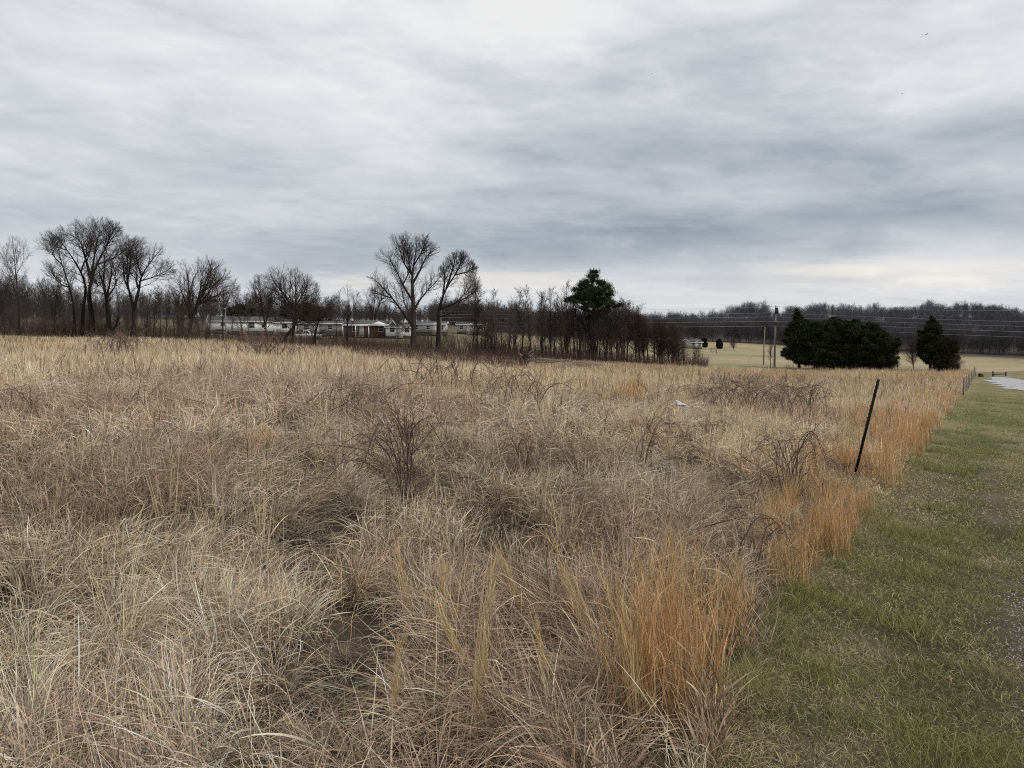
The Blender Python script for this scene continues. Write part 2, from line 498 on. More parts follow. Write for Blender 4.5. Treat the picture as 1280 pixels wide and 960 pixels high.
SKY_COLS = [(0.0, (0.18, 0.208, 0.255)), (0.30, (0.285, 0.33, 0.395)), (0.5, (0.435, 0.478, 0.535)), (0.68, (0.605, 0.637, 0.68)), (0.85, (0.775, 0.79, 0.825)), (1.0, (0.90, 0.90, 0.90))]
build_world()

sun = bpy.data.lights.new('sun', 'SUN'); sun.energy = 2.0; sun.angle = math.radians(11); sun.color = (1.0, 0.93, 0.83)
so = bpy.data.objects.new('sun', sun); COL.objects.link(so)
_d = Vector((math.sin(math.radians(SUN_AZ)) * math.cos(math.radians(SUN_EL)), math.cos(math.radians(SUN_AZ)) * math.cos(math.radians(SUN_EL)), math.sin(math.radians(SUN_EL))))
so.rotation_euler = _d.to_track_quat('Z', 'Y').to_euler(); so.location = _d * 60

cam = bpy.data.cameras.new('camera'); cam.sensor_width = 36; cam.lens = FPX / 1280 * 36; cam.clip_start = 0.05; cam.clip_end = 12000
co = bpy.data.objects.new('camera', cam); COL.objects.link(co)
co.location = (0, 0, EYE); co.rotation_euler = (PI / 2 - PITCH, 0, 0)
SC.camera = co
SC.view_settings.view_transform = 'Standard'; SC.view_settings.look = 'None'; SC.view_settings.exposure = 0; SC.view_settings.gamma = 1
SC.cycles.max_bounces = 4; SC.cycles.diffuse_bounces = 3; SC.cycles.glossy_bounces = 2; SC.cycles.transmission_bounces = 4; SC.cycles.transparent_max_bounces = 4
SC.cycles.caustics_reflective = False; SC.cycles.caustics_refractive = False
SC.cycles.use_denoising = False
SC.cycles.use_adaptive_sampling = False
SC.cycles.filter_width = 1.05


# ------------------------------------------------------------------ ground, path, drive
def lerp(a, b, t):
    t = np.asarray(t)[..., None]
    return np.asarray(a) * (1 - t) + np.asarray(b) * t


def grid_faces(na, nb):
    i = np.arange(na - 1)[:, None] * nb; j = np.arange(nb - 1)[None]
    return np.stack(np.broadcast_arrays(i + j, i + nb + j, i + nb + j + 1, i + j + 1), -1).reshape(-1, 4)


def ground_colour(x, y):
    n = fbm(x * 0.06, y * 0.06, 3); n2 = fbm(x * 0.5, y * 0.5, 8)
    r = np.hypot(x, y)
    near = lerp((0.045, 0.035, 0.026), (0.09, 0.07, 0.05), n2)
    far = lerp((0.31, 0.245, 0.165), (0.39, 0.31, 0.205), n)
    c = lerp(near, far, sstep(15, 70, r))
    # pasture beyond the field
    past = lerp((0.30, 0.25, 0.155), (0.22, 0.205, 0.115), sstep(0.4, 0.65, n))
    past = lerp(past, (0.33, 0.27, 0.175), sstep(0.55, 0.7, fbm(x * 0.013, y * 0.045, 21)))
    dist_edge = 104 + 10 * np.clip(x / 70, -1, 1)
    c = lerp(c, past, sstep(0, 8, y - dist_edge))
    yard = lerp((0.085, 0.088, 0.045), (0.10, 0.08, 0.055), n2)
    c = lerp(c, yard, sstep(112, 120, y) * (1 - sstep(200, 230, y)) * (1 - sstep(-20, 0, x)) * 0.85)
    woods = lerp((0.055, 0.047, 0.042), (0.08, 0.07, 0.064), n2)
    wl = sstep(330, 350, y) * sstep(-30, 10, x) + sstep(195, 215, y) * (1 - sstep(-40, 30, x))
    c = lerp(c, woods, np.clip(wl, 0, 1))
    c = lerp(c, (0.075, 0.08, 0.095), sstep(480, 900, r) * 0.7)  # far ground tinted bluish, aerial haze put into its colour
    return c


def build_ground():
    ph = np.radians(np.concatenate([np.arange(-180, -58, 2.0), np.arange(-58, 58, 0.4), np.arange(58, 180.1, 2.0)]))
    r = np.concatenate([[0.01, 0.5], np.geomspace(1.0, 5000, 330)])
    a, b = np.meshgrid(ph, r, indexing='ij')
    x = np.sin(a) * b; y = np.cos(a) * b
    z = terrain(x, y)
    z = z + (fbm(x * 1.2, y * 1.2, 4) - 0.5) * 0.10 * (1 - sstep(20, 60, b)) * (x < xedge(y) - 0.1)
    z = z + (fbm(x * 0.02, y * 0.02, 5) - 0.5) * 4.0 * sstep(380, 600, b)
    c = ground_colour(x, y).reshape(-1, 3)
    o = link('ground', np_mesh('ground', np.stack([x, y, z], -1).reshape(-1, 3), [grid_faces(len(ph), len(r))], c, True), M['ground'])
    tag(o, 'rolling farmland under the dry field, falling away to the right', kind='structure')


build_ground()


def strip_sheet(name, ys, left, right, nx, dz, material, colf, label):
    t = np.linspace(0, 1, nx)
    y = np.repeat(ys[:, None], nx, 1)
    x = left(ys)[:, None] * (1 - t) + right(ys)[:, None] * t
    z = terrain(x, y) + dz
    c = colf(x, y).reshape(-1, 3)
    o = link(name, np_mesh(name, np.stack([x, y, z], -1).reshape(-1, 3), [grid_faces(len(ys), nx)[:, ::-1]], c, True), material)
    return tag(o, label, kind='structure')


def green_amt(x, y):
    """where the mown path is green (1) or dry (0)"""
    d = x - xedge(y)
    g = fbm(x * 1.3, y * 1.3, 31); g2 = fbm(x * 0.35, y * 0.2, 33)
    trk = np.exp(-((d - (0.95 + 0.012 * y)) / (0.28 + 0.008 * y)) ** 2)
    a = sstep(0.47, 0.62, g * 0.6 + g2 * 0.4 + 0.10 * trk + 0.03)
    a = np.clip(0.12 + a * 0.78 + 0.25 * trk, 0, 1)
    a = a * (1 - 0.5 * sstep(35, 55, y)) + 0.35 * sstep(12, 25, y) * (1 - sstep(35, 60, y)) * sstep(1.0, 2.5, d)
    return np.clip(a, 0, 1)


def gravel_amt(x, y):
    d = x - xedge(y)
    n = fbm(x * 2.2, y * 2.2, 41)
    c = 1.44 + 0.004 * y
    near = 0.8 * np.exp(-((d - c) / 0.20) ** 2) * sstep(0.46, 0.62, n) * (1 - sstep(9, 15, y))
    return near


def path_colour(x, y):
    g = green_amt(x, y); n = fbm(x * 4, y * 4, 35)
    dry = lerp((0.075, 0.06, 0.04), (0.15, 0.12, 0.08), n)
    grn = lerp((0.045, 0.046, 0.022), (0.08, 0.08, 0.038), n)
    c = lerp(dry, grn, g)
    r = np.hypot(x, y)
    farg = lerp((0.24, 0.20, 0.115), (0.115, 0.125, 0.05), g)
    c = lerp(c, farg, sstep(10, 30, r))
    d = x - xedge(y)
    dirt = lerp((0.10, 0.075, 0.055), (0.16, 0.125, 0.10), n)
    k = np.exp(-((d - 1.42) / 0.20) ** 2) * sstep(0.35, 0.55, fbm(x * 1.1, y * 1.1, 47)) * (1 - sstep(10, 18, y))
    return lerp(c, dirt, k * 0.6)


_ys = np.concatenate([np.linspace(-5, 0, 12), np.geomspace(0.2, 100, 240)])
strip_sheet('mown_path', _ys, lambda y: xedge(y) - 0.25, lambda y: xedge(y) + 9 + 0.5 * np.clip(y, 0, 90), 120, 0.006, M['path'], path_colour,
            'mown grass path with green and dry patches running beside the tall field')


def drive_sheet():
    # pale gravel drive that curves out of the frame beyond the posts
    cl = np.array([gp(u, v) for u, v in ((1228, 472), (1236, 477), (1246, 482), (1264, 486.5), (1290, 490), (1340, 494), (1420, 500))])
    cr = np.array([gp(u, v) for u, v in ((1246, 471.5), (1262, 472.5), (1276, 475), (1296, 477.5), (1330, 480), (1390, 482), (1480, 485))])
    t = np.linspace(0, 1, 60); k = np.linspace(0, 1, len(cl))
    A = np.stack([np.interp(t, k, cl[:, i]) for i in range(2)], 1); B = np.stack([np.interp(t, k, cr[:, i]) for i in range(2)], 1)
    A[:, 0] += (vnoise(t * 22, t * 0, 5) - 0.5) * 1.2; A[:, 1] += (vnoise(t * 30, t * 0, 6) - 0.5) * 2.0
    s = np.linspace(0, 1, 14)
    P = A[:, None] * (1 - s[None, :, None]) + B[:, None] * s[None, :, None]
    z = terrain(P[..., 0], P[..., 1]) + 0.03
    V = np.concatenate([P, z[..., None]], -1).reshape(-1, 3)
    o = link('gravel_drive', np_mesh('gravel_drive', V, [grid_faces(60, 14)], None, True), M['gravel'])
    tag(o, 'pale grey gravel drive beyond the row of posts', kind='structure')


drive_sheet()


# ------------------------------------------------------------------ blades
def blades(P, az, lean, curve, L, W, nseg, col, kink=0.0, tipw=0.15, tw=None, rootdark=0.75, rng=RNG, snap=None):
    """curved strips of grass; returns verts, quads, colours"""
    n = len(P)
    s = np.linspace(0, 1, nseg + 1)
    ang = lean[:, None] + curve[:, None] * s[None] ** 1.25
    if snap is not None:
        ang = ang + snap[0][:, None] / (1 + np.exp(-(s[None] - snap[1][:, None]) * 22))
    a = az[:, None] + (kink[:, None] if np.ndim(kink) else kink) * s[None] ** 1.5
    D = np.stack([np.sin(ang) * np.sin(a), np.sin(ang) * np.cos(a), np.cos(ang)], -1)
    step = (L / nseg)[:, None, None]
    mid = (D[:, 1:] + D[:, :-1]) * 0.5
    C = np.concatenate([np.zeros((n, 1, 3)), np.cumsum(mid * step, 1)], 1) + P[:, None]
    perp = np.stack([np.cos(a), -np.sin(a), np.zeros_like(a)], -1)
    if tw is None: tw = rng.uniform(-PI / 2, PI / 2, n)
    side = perp * np.cos(tw)[:, None, None] + np.cross(D, perp) * np.sin(tw)[:, None, None]
    prof = np.minimum(1.0, 0.7 + s * 0.9) * (1 - (1 - tipw) * s ** 2.2)
    hw = side * (0.5 * W[:, None] * prof[None])[..., None]
    V = np.stack([C - hw, C + hw], 2).reshape(-1, 3)
    b = np.arange(n)[:, None] * 2 * (nseg + 1); i = np.arange(nseg)[None] * 2
    F = np.stack([b + i, b + i + 1, b + i + 3, b + i + 2], -1).reshape(-1, 4)
    sh = rootdark + (1 - rootdark) * np.minimum(1, s * 1.8)  # shade at the blade foot painted into the colour
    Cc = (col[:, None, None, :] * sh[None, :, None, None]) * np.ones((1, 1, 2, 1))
    return V, F, Cc.reshape(-1, 3)


class Acc:
    def __init__(s): s.V = []; s.F = []; s.C = []; s.n = 0
    def add(s, v, f, c):
        s.V.append(v); s.F.append(f + s.n); s.C.append(c); s.n += len(v)
    def build(s, name, material, smooth=False):
        me = np_mesh(name, np.concatenate(s.V), [np.concatenate(s.F)], np.concatenate(s.C), smooth)
        return link(name, me, material)


PAL = np.array([(0.85, 0.69, 0.46), (0.83, 0.69, 0.505), (0.70, 0.53, 0.355), (0.41, 0.285, 0.205), (0.58, 0.445, 0.335), (0.78, 0.54, 0.31)])


def field_colour(x, y, rng, n=None):
    """blade colour by place: straw, grey-beige, tan, brown, golden"""
    n = len(x)
    a = fbm(x * 0.16, y * 0.09, 51); b = fbm(x * 0.6, y * 0.45, 55); c = fbm(x * 0.05, y * 0.035, 58)
    w = np.zeros((n, 6))
    w[:, 0] = 0.9 + 2.2 * sstep(0.48, 0.62, a)
    w[:, 1] = 1.0 + 1.6 * sstep(0.48, 0.60, b)
    w[:, 2] = 0.6 + 1.0 * sstep(0.5, 0.65, c)
    w[:, 3] = 0.40 + 1.6 * sstep(0.52, 0.40, b) + 1.9 * sstep(0.5, 0.4, a)
    w[:, 4] = 0.8 + 1.2 * sstep(0.5, 0.38, a)
    d = xedge(y) - x
    gold = 0.5 * np.exp(-(d / (1.1 + 0.03 * y)) ** 2) * sstep(0.35, 0.55, fbm(x * 0.7, y * 0.5, 61)) + 0.7 * sstep(70, 85, y) * (1 - sstep(100, 112, y)) * sstep(15, 35, x)
    w[:, 5] = 0.12 + 3.5 * gold + 1.2 * sstep(0.62, 0.72, fbm(x * 0.3, y * 0.2, 63))
    cw = np.cumsum(w, 1); u = rng.random(n) * cw[:, -1]
    k = (u[:, None] > cw).sum(1).clip(0, 5)
    col = PAL[k] * rng.uniform(0.45, 1.28, (n, 1)) * rng.uniform(0.96, 1.04, (n, 3))
    # reddish weeds along the far centre edge
    return col * lerp((1, 1, 1), (0.90, 0.94, 1.0), sstep(0.5, 0.3, c))


def wedge(n_per_m2, r0, r1, ph0, ph1, rng):
    n = int(n_per_m2 * 0.5 * (ph1 - ph0) * (r1 * r1 - r0 * r0))
    r = np.sqrt(rng.uniform(r0 * r0, r1 * r1, n)); a = rng.uniform(ph0, ph1, n)
    return np.sin(a) * r, np.cos(a) * r


def flow(x, y):
    return (fbm(x * 0.45, y * 0.45, 71, 3) - 0.5) * 4 * PI


def far_limit(x):
    return 102 + 10 * np.clip(x / 60, -1, 1)


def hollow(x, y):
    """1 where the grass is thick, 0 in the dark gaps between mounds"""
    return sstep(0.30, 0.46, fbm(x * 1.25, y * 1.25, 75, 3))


def build_field():
    rng = np.random.default_rng(11)
    acc = Acc()
    zones = [  # r0, r1, clumps/m2, blades per clump, segs, width, length
        (1.0, 4.6, 24, 210, 6, (0.0017, 0.0052), (0.18, 0.56)),
        (4.6, 9.5, 22, 130, 5, (0.0026, 0.0060), (0.17, 0.50)),
        (9.5, 19, 16, 74, 3, (0.0048, 0.0098), (0.20, 0.52)),
        (19, 42, 8, 36, 2, (0.010, 0.019), (0.26, 0.62)),
        (42, 124, 1.6, 20, 2, (0.024, 0.046), (0.36, 0.76))]
    for (r0, r1, cd, nb, seg, ww, ll) in zones:
        cx, cy = wedge(cd, r0, r1, math.radians(-50), math.radians(47), rng)
        k = (cx < xedge(cy) + rng.normal(0, 0.05, len(cx))) & (cy < far_limit(cx) + rng.normal(0, 1.5, len(cx)))
        cx, cy = cx[k], cy[k]
        h = hollow(cx, cy)
        k = rng.random(len(cx)) < 0.8 + 0.2 * h
        cx, cy, h = cx[k], cy[k], h[k]
        size = (0.62 + 0.6 * fbm(cx * 0.9, cy * 0.9, 77)) * (0.6 + 0.4 * h)
        fl = flow(cx, cy)
        ctype = rng.random(len(cx))
        n = len(cx) * nb
        ci = np.repeat(np.arange(len(cx)), nb)
        rad = np.abs(rng.normal(0, 1, n)); ang = rng.uniform(0, 2 * PI, n)
        sp = (0.085 if r1 < 20 else 0.22 if r1 < 50 else 0.5)
        x = cx[ci] + np.sin(ang) * rad * sp; y = cy[ci] + np.cos(ang) * rad * sp
        k = x < xedge(y) + 0.06
        x, y, ci, rad, ang = x[k], y[k], ci[k], rad[k], ang[k]; n = len(x)
        t = rng.random(n)
        far = r1 > 20
        kind = np.where(t < (0.50 if not far else 0.45), 0, np.where(t < (0.86 if not far else 0.62), 1, 2))
        kind = np.where((rng.random(n) > h[ci] + 0.12) & (kind != 1), 1, kind)
        az = np.where(rng.random(n) < 0.45, fl[ci], ang) + rng.normal(0, 0.55, n)
        lean = np.choose(kind, [rng.uniform(0.05, 0.55, n) + 0.15 * np.minimum(rad, 2), rng.uniform(0.85, 1.5, n), rng.uniform(0.0, 0.28, n)])
        curve = np.choose(kind, [rng.uniform(0.5, 1.9, n), rng.uniform(0.0, 0.7, n), rng.uniform(0.0, 0.6, n)])
        L = rng.uniform(ll[0], ll[1], n) * size[ci] * np.choose(kind, [1.0, 0.85, 1.15])
        W = rng.uniform(ww[0], ww[1], n) * np.where(rng.random(n) < 0.11, rng.uniform(1.5, 2.2, n), 1.0) * np.where(kind == 2, 0.75, 1.0)
        chip = (kind == 1) & (rng.random(n) < 0.34); L = np.where(chip, L * rng.uniform(0.2, 0.5, n), L)
        z = terrain(x, y) + np.where(kind == 1, rng.uniform(0.0, 0.30, n) * size[ci] * (0.25 + 0.75 * h[ci]), -0.01)
        e = 1 - np.exp(-(np.maximum(xedge(y) - x, 0) / 0.28) ** 2)
        L = L * (0.5 + 0.5 * e); lean = lean * (0.45 + 0.55 * e)
        sn = (np.where(rng.random(n) < 0.42, rng.uniform(-0.8, 2.0, n), 0.0) * (kind != 2) * e, rng.uniform(0.3, 0.85, n))
        col = field_colour(x, y, rng)
        colc = field_colour(cx, cy, rng)
        col = col * 0.55 + colc[ci] * 0.45
        low = np.where(kind == 1, 0.85, 1.0) * ((0.60 + 0.42 * h[ci]) if r1 < 10 else (0.98 + 0.24 * h[ci]) if r1 < 50 else 1.0)  # laid and hollow blades darkened: shade between mounds painted in
        # a little green and dark thatch low down
        g = (rng.random(n) < 0.02) & (r1 < 20)
        col[g] = np.array((0.13, 0.15, 0.05)) * rng.uniform(0.8, 1.3, (g.sum(), 1))
        th = (rng.random(n) < (0.20 if r1 < 10 else 0.14))
        col[th] *= 0.40
        hi = rng.random(n) < 0.13
        col[hi] = np.minimum(col[hi] * 1.5 + 0.04, 0.86)  # scattered blades lightened as painted highlights
        pale = np.exp(-((x + 1.2) / 1.6) ** 2 - ((y - 2.9) / 1.3) ** 2) * 0.42
        col = np.minimum(col * (1 + pale[:, None]) + pale[:, None] * np.array((0.02, 0.03, 0.05)), 0.88)
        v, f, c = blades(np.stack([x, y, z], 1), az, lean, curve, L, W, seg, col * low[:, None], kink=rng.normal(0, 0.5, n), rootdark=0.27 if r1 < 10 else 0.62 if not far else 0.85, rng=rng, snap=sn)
        acc.add(v, f, c)
    o = acc.build('dry_grass', M['blade'])
    tag(o, 'matted dry straw-coloured grass covering the whole field', 'grass', kind='stuff')


build_field()


def stalks(P, H, rng, col, width=0.004, strands=1, spread=0.06, seg=5, wind=0.15):
    n = len(P)
    az = rng.uniform(0, 2 * PI, n)
    return blades(P, az, np.abs(rng.normal(0, 0.10, n)), np.abs(rng.normal(0.05, wind, n)), H, np.full(n, width) * rng.uniform(0.7, 1.4, n), seg, col, kink=rng.normal(0, 0.4, n), rootdark=0.75, rng=rng)


GOLD = np.array([(0.64, 0.39, 0.17), (0.69, 0.45, 0.21), (0.50, 0.29, 0.125), (0.72, 0.52, 0.28), (0.64, 0.47, 0.28), (0.38, 0.23, 0.12)])
STRAW = np.array([(0.74, 0.60, 0.36), (0.70, 0.55, 0.32), (0.64, 0.49, 0.28)])


def upright_mesh(rng, n, rad, H, pal, width, seg=5, leaves=1.0, rx=None, wind=0.16):
    """a clump of upright stalks with wispy side leaves, around the origin"""
    acc = Acc()
    a = rng.uniform(0, 2 * PI, n); r = np.sqrt(rng.random(n)) * rad
    P = np.stack([np.cos(a) * r * (rx or 1.0), np.sin(a) * r, np.full(n, -0.02)], 1)
    h = H * rng.uniform(0.55, 1.05, n) * (1 - 0.25 * (r / rad) ** 2)
    col = pal[rng.integers(0, len(pal), n)] * rng.uniform(0.75, 1.15, (n, 1))
    az = a + rng.normal(0, 0.8, n)
    lean = np.abs(rng.normal(0, 0.07, n)) + 0.10 * r / rad; cv = np.abs(rng.normal(0.04, wind, n))
    acc.add(*blades(P, az, lean, cv, h, width * rng.uniform(0.6, 1.3, n), seg, col, kink=rng.normal(0, 0.4, n), rootdark=0.7, rng=rng))
    m = int(n * 2.2 * leaves)
    k = rng.integers(0, n, m); s = rng.uniform(0.15, 0.92, m)
    ang = lean[k] + cv[k] * s * 0.6
    Q = P[k] + np.stack([np.sin(ang) * np.sin(az[k]), np.sin(ang) * np.cos(az[k]), np.cos(ang)], 1) * (h[k] * s)[:, None]
    colm = col[k] * rng.uniform(0.85, 1.25, (m, 1))
    acc.add(*blades(Q, rng.uniform(0, 2 * PI, m), rng.uniform(0.1, 0.5, m), rng.uniform(0.1, 0.9, m), rng.uniform(0.06, 0.20, m) * H, width * rng.uniform(0.5, 1.1, m), 2, colm, rootdark=1.0, rng=rng))
    return acc


def build_golden():
    """golden broomsedge standing along the path and in the far right of the field: uncountable, one object"""
    rng = np.random.default_rng(21); acc = Acc()
    def scatter(n, y0, y1, d0, d1, H, w, per, rad, pal, seg, thr=0.42, p=1.0):
        yy = y0 * (y1 / y0) ** (rng.random(n) ** p)
        xx = xedge(yy) - rng.uniform(d0, d1, n) * (1 + 0.02 * yy)
        k = (fbm(xx * 0.8, yy * 0.5, 81) > thr) & ~((np.abs(xx - 4.35) < 0.5) & (yy > 8.3) & (yy < 10.3))
        xx, yy = xx[k], yy[k]
        for x, y in zip(xx, yy):
            a = upright_mesh(rng, per, rad * rng.uniform(0.6, 1.3), H * rng.uniform(0.65, 1.1), pal, w, seg, 0.9)
            sh = np.array([x, y, gz(x, y)])
            for v, f, c in zip(a.V, a.F, a.C):
                acc.V.append(v + sh); acc.C.append(c)
            off = 0
            for f in a.F:
                acc.F.append(f + acc.n)
            acc.n += a.n
    scatter(36, 5.2, 9.5, -0.02, 0.55, 0.60, 0.0032, 52, 0.12, GOLD, 4, 0.46)
    scatter(120, 9.0, 22, -0.02, 1.0, 0.85, 0.0060, 38, 0.20, GOLD, 3, 0.42)
    scatter(100, 16, 48, 0.0, 1.6, 0.85, 0.012, 28, 0.36, GOLD, 2, 0.40)
    o = acc.build('golden_grass', M['blade'])
    tag(o, 'golden orange upright grass standing along the edge of the mown path', 'grass', kind='stuff')
    acc2 = Acc()
    # pale tall tufts scattered through the field
    def tufts(n, r0, r1, H, w, per, rad, seg, pal, ph0=-45, ph1=38, thr=0.0):
        x, y = wedge(n / (0.5 * math.radians(ph1 - ph0) * (r1 * r1 - r0 * r0)), r0, r1, math.radians(ph0), math.radians(ph1), rng)
        k = (x < xedge(y) - 0.4) & (y < far_limit(x)) & (fbm(x * 0.16, y * 0.09, 51) > thr)
        for xx, yy in zip(x[k], y[k]):
            a = upright_mesh(rng, per, rad * rng.uniform(0.5, 1.4), H * rng.uniform(0.7, 1.15), pal, w, seg, 0.7)
            sh = np.array([xx, yy, gz(xx, yy)])
            for v, f, c in zip(a.V, a.F, a.C):
                acc2.V.append(v + sh); acc2.C.append(c); acc2.F.append(f + acc2.n)
            acc2.n += a.n
    tufts(26, 5, 9, 0.68, 0.0042, 14, 0.12, 4, STRAW)
    tufts(190, 8, 20, 0.80, 0.0075, 14, 0.2, 3, STRAW, thr=0.45)
    tufts(420, 18, 50, 0.85, 0.015, 12, 0.4, 2, STRAW, thr=0.42)
    tufts(500, 45, 112, 0.95, 0.034, 11, 0.9, 2, STRAW)
    tufts(90, 12, 60, 0.85, 0.013, 18, 0.3, 2, GOLD, 0, 35, 0.4)
    tufts(160, 72, 112, 0.9, 0.034, 14, 0.9, 2, GOLD, 8, 34)
    o = acc2.build('tall_grass', M['blade'])
    tag(o, 'pale taller tufts of grass scattered through the field', 'grass', kind='stuff')


build_golden()


def build_turf():
    rng = np.random.default_rng(31); acc = Acc()
    zones = [(1.2, 4.5, 13000, 3, (0.0013, 0.0030), (0.025, 0.085)), (4.5, 9, 7000, 2, (0.0022, 0.0046), (0.025, 0.08)),
             (9, 20, 1700, 2, (0.005, 0.010), (0.03, 0.08)), (20, 62, 75, 1, (0.02, 0.04), (0.04, 0.09))]
    for r0, r1, d, seg, ww, ll in zones:
        x, y = wedge(d, r0, r1, math.radians(8), math.radians(62), rng)
        dd = x - xedge(y)
        k = (dd > -0.10) & (dd < 9 + 0.5 * y)
        k &= rng.random(len(x)) > gravel_amt(x, y) * 1.2
        k &= rng.random(len(x)) > 0.75 * np.exp(-((dd - 1.42) / 0.20) ** 2) * sstep(0.35, 0.55, fbm(x * 1.1, y * 1.1, 47)) * (1 - sstep(10, 18, y))
        k &= rng.random(len(x)) < 0.45 + 0.55 * sstep(0.3, 0.5, fbm(x * 3, y * 3, 91))
        x, y, dd = x[k], y[k], dd[k]; n = len(x)
        g = green_amt(x, y)
        isg = rng.random(n) < 0.06 + 0.64 * g
        dry = np.array([(0.60, 0.51, 0.32), (0.52, 0.44, 0.26), (0.42, 0.37, 0.19), (0.66, 0.57, 0.39)])[rng.integers(0, 4, n)]
        grn = np.array([(0.28, 0.285, 0.10), (0.35, 0.34, 0.135), (0.43, 0.39, 0.20), (0.20, 0.22, 0.075)])[rng.integers(0, 4, n)]
        col = np.where(isg[:, None], grn, dry) * rng.uniform(0.45, 1.25, (n, 1))
        col = col * (0.82 + 0.4 * fbm(x * 5, y * 5, 99))[:, None]
        lush = sstep(0.55, 0.7, fbm(x * 2.2, y * 2.2, 95))
        L = rng.uniform(*ll, n) * (0.65 + 1.3 * lush * isg) * (1 + 1.3 * np.exp(-(np.maximum(dd, 0) / 0.12) ** 2))
        W = rng.uniform(*ww, n)
        lean = np.where(isg, rng.uniform(0.1, 0.8, n), rng.uniform(0.4, 1.45, n)); cv = rng.uniform(0.0, 1.1, n)
        v, f, c = blades(np.stack([x, y, terrain(x, y) + 0.004 + np.where(isg, 0, rng.uniform(0, 0.012, n))], 1), rng.uniform(0, 2 * PI, n), lean, cv, L, W, seg, col, rootdark=0.7, rng=rng)
        acc.add(v, f, c)
    o = acc.build('short_grass', M['turf'])
    tag(o, 'short green and dry grass growing on the mown path', 'grass', kind='stuff')


build_turf()


def build_gravel():
    rng = np.random.default_rng(41)
    x, y = wedge(2600, 2.0, 7.5, math.radians(20), math.radians(44), rng)
    k = rng.random(len(x)) < gravel_amt(x, y) * 0.9 + 0.004 * (x > xedge(y) + 0.5)
    x, y = x[k], y[k]; n = len(x)
    # squashed octahedra with jittered corners
    base = np.array([(1, 0, 0), (0, 1, 0), (-1, 0, 0), (0, -1, 0), (0, 0, 1), (0, 0, -1)], float)
    s = rng.uniform(0.003, 0.010, n)
    J = base[None] * s[:, None, None] * rng.uniform(0.6, 1.3, (n, 6, 1)); J[:, :, 2] *= 0.7
    V = J + np.stack([x, y, terrain(x, y) + 0.008], 1)[:, None]
    f = np.array([(0, 1, 4), (1, 2, 4), (2, 3, 4), (3, 0, 4), (1, 0, 5), (2, 1, 5), (3, 2, 5), (0, 3, 5)])
    F = (f[None] + np.arange(n)[:, None, None] * 6).reshape(-1, 3)
    c = np.repeat(np.array((0.34, 0.32, 0.30)) * rng.uniform(0.45, 1.3, (n, 1)), 6, 0)
    o = link('gravel', np_mesh('gravel', V.reshape(-1, 3), [F], c), M['pebble'])
    tag(o, 'loose grey gravel showing in the worn track at the edge of the path', 'gravel', kind='stuff')


build_gravel()
# ------------------------------------------------------------------ trees
def resample(P, R, n):
    P = np.asarray(P, float); R = np.asarray(R, float)
    d = np.concatenate([[0], np.cumsum(np.linalg.norm(np.diff(P, axis=0), axis=1))])
    # smooth the polyline with a Catmull-Rom pass
    t = np.linspace(0, d[-1], n)
    Pe = np.vstack([2 * P[0] - P[1], P, 2 * P[-1] - P[-2]])
    out = []
    for s in t:
        i = min(max(np.searchsorted(d, s, 'right') - 1, 0), len(P) - 2)
        u = (s - d[i]) / max(d[i + 1] - d[i], 1e-6)
        p0, p1, p2, p3 = Pe[i], Pe[i + 1], Pe[i + 2], Pe[i + 3]
        out.append(0.5 * (2 * p1 + (p2 - p0) * u + (2 * p0 - 5 * p1 + 4 * p2 - p3) * u ** 2 + (3 * p1 - p0 - 3 * p2 + p3) * u ** 3))
    return np.array(out), np.interp(t, d, R)


def grow(rng, P, R, m, t0, t1, ang, lr, rr, n, up=0.1, wob=0.12, taper=0.25, env=None, shape=0.5, rmin=0.0, Lref=None):
    """children of the branches P (B,k,3) with radii R (B,k)"""
    B, k, _ = P.shape
    seg = np.linalg.norm(np.diff(P, axis=1), axis=2).sum(1)
    if Lref is not None: seg = np.full(B, Lref)
    t = (np.arange(m)[None] + rng.random((B, m))) / m * (t1 - t0) + t0
    f = t * (k - 1); i = np.clip(f.astype(int), 0, k - 2); w = (f - i)[..., None]
    bi = np.arange(B)[:, None]
    base = P[bi, i] * (1 - w) + P[bi, i + 1] * w
    T = norm(P[bi, i + 1] - P[bi, i])
    r = R[bi, i] * (1 - w[..., 0]) + R[bi, i + 1] * w[..., 0]
    base, T, r, t = base.reshape(-1, 3), T.reshape(-1, 3), r.ravel(), t.ravel()
    L0 = np.repeat(seg, m); C = len(base)
    az = np.tile(np.arange(m) * 2.399, B) + np.repeat(rng.uniform(0, 2 * PI, B), m) + rng.normal(0, 0.5, C)
    ref = np.where(np.abs(T[:, 2:3]) > 0.9, np.array([[1.0, 0, 0]]), np.array([[0, 0, 1.0]]))
    N1 = norm(np.cross(T, ref)); N2 = np.cross(T, N1)
    a = rng.uniform(ang[0], ang[1], C)
    d = T * np.cos(a)[:, None] + (N1 * np.cos(az)[:, None] + N2 * np.sin(az)[:, None]) * np.sin(a)[:, None]
    L = L0 * rng.uniform(lr[0], lr[1], C) * (1 - shape * (t - t0) / max(t1 - t0, 1e-6))
    st = (L / (n - 1))[:, None]
    pts = [base]
    for _ in range(n - 1):
        d = norm(d + rng.normal(0, wob, (C, 3)) + np.array([0, 0, up]))
        pts.append(pts[-1] + d * st)
    Q = np.stack(pts, 1)
    if env is not None:
        c, rad = np.asarray(env[0], float), np.asarray(env[1], float)
        e = np.sqrt((((Q[:, -1] - c) / rad) ** 2).sum(1))
        s = np.where(e > 1, np.maximum(0.12, 1 / e ** 2.2), 1.0)
        Q = Q[:, :1] + (Q - Q[:, :1]) * s[:, None, None]
    r0 = np.maximum(np.minimum(r * rr, 0.017 * L + 0.004), rmin)
    S = r0[:, None] * np.linspace(1, taper, n)[None]
    return Q, np.maximum(S, rmin * 0.7)


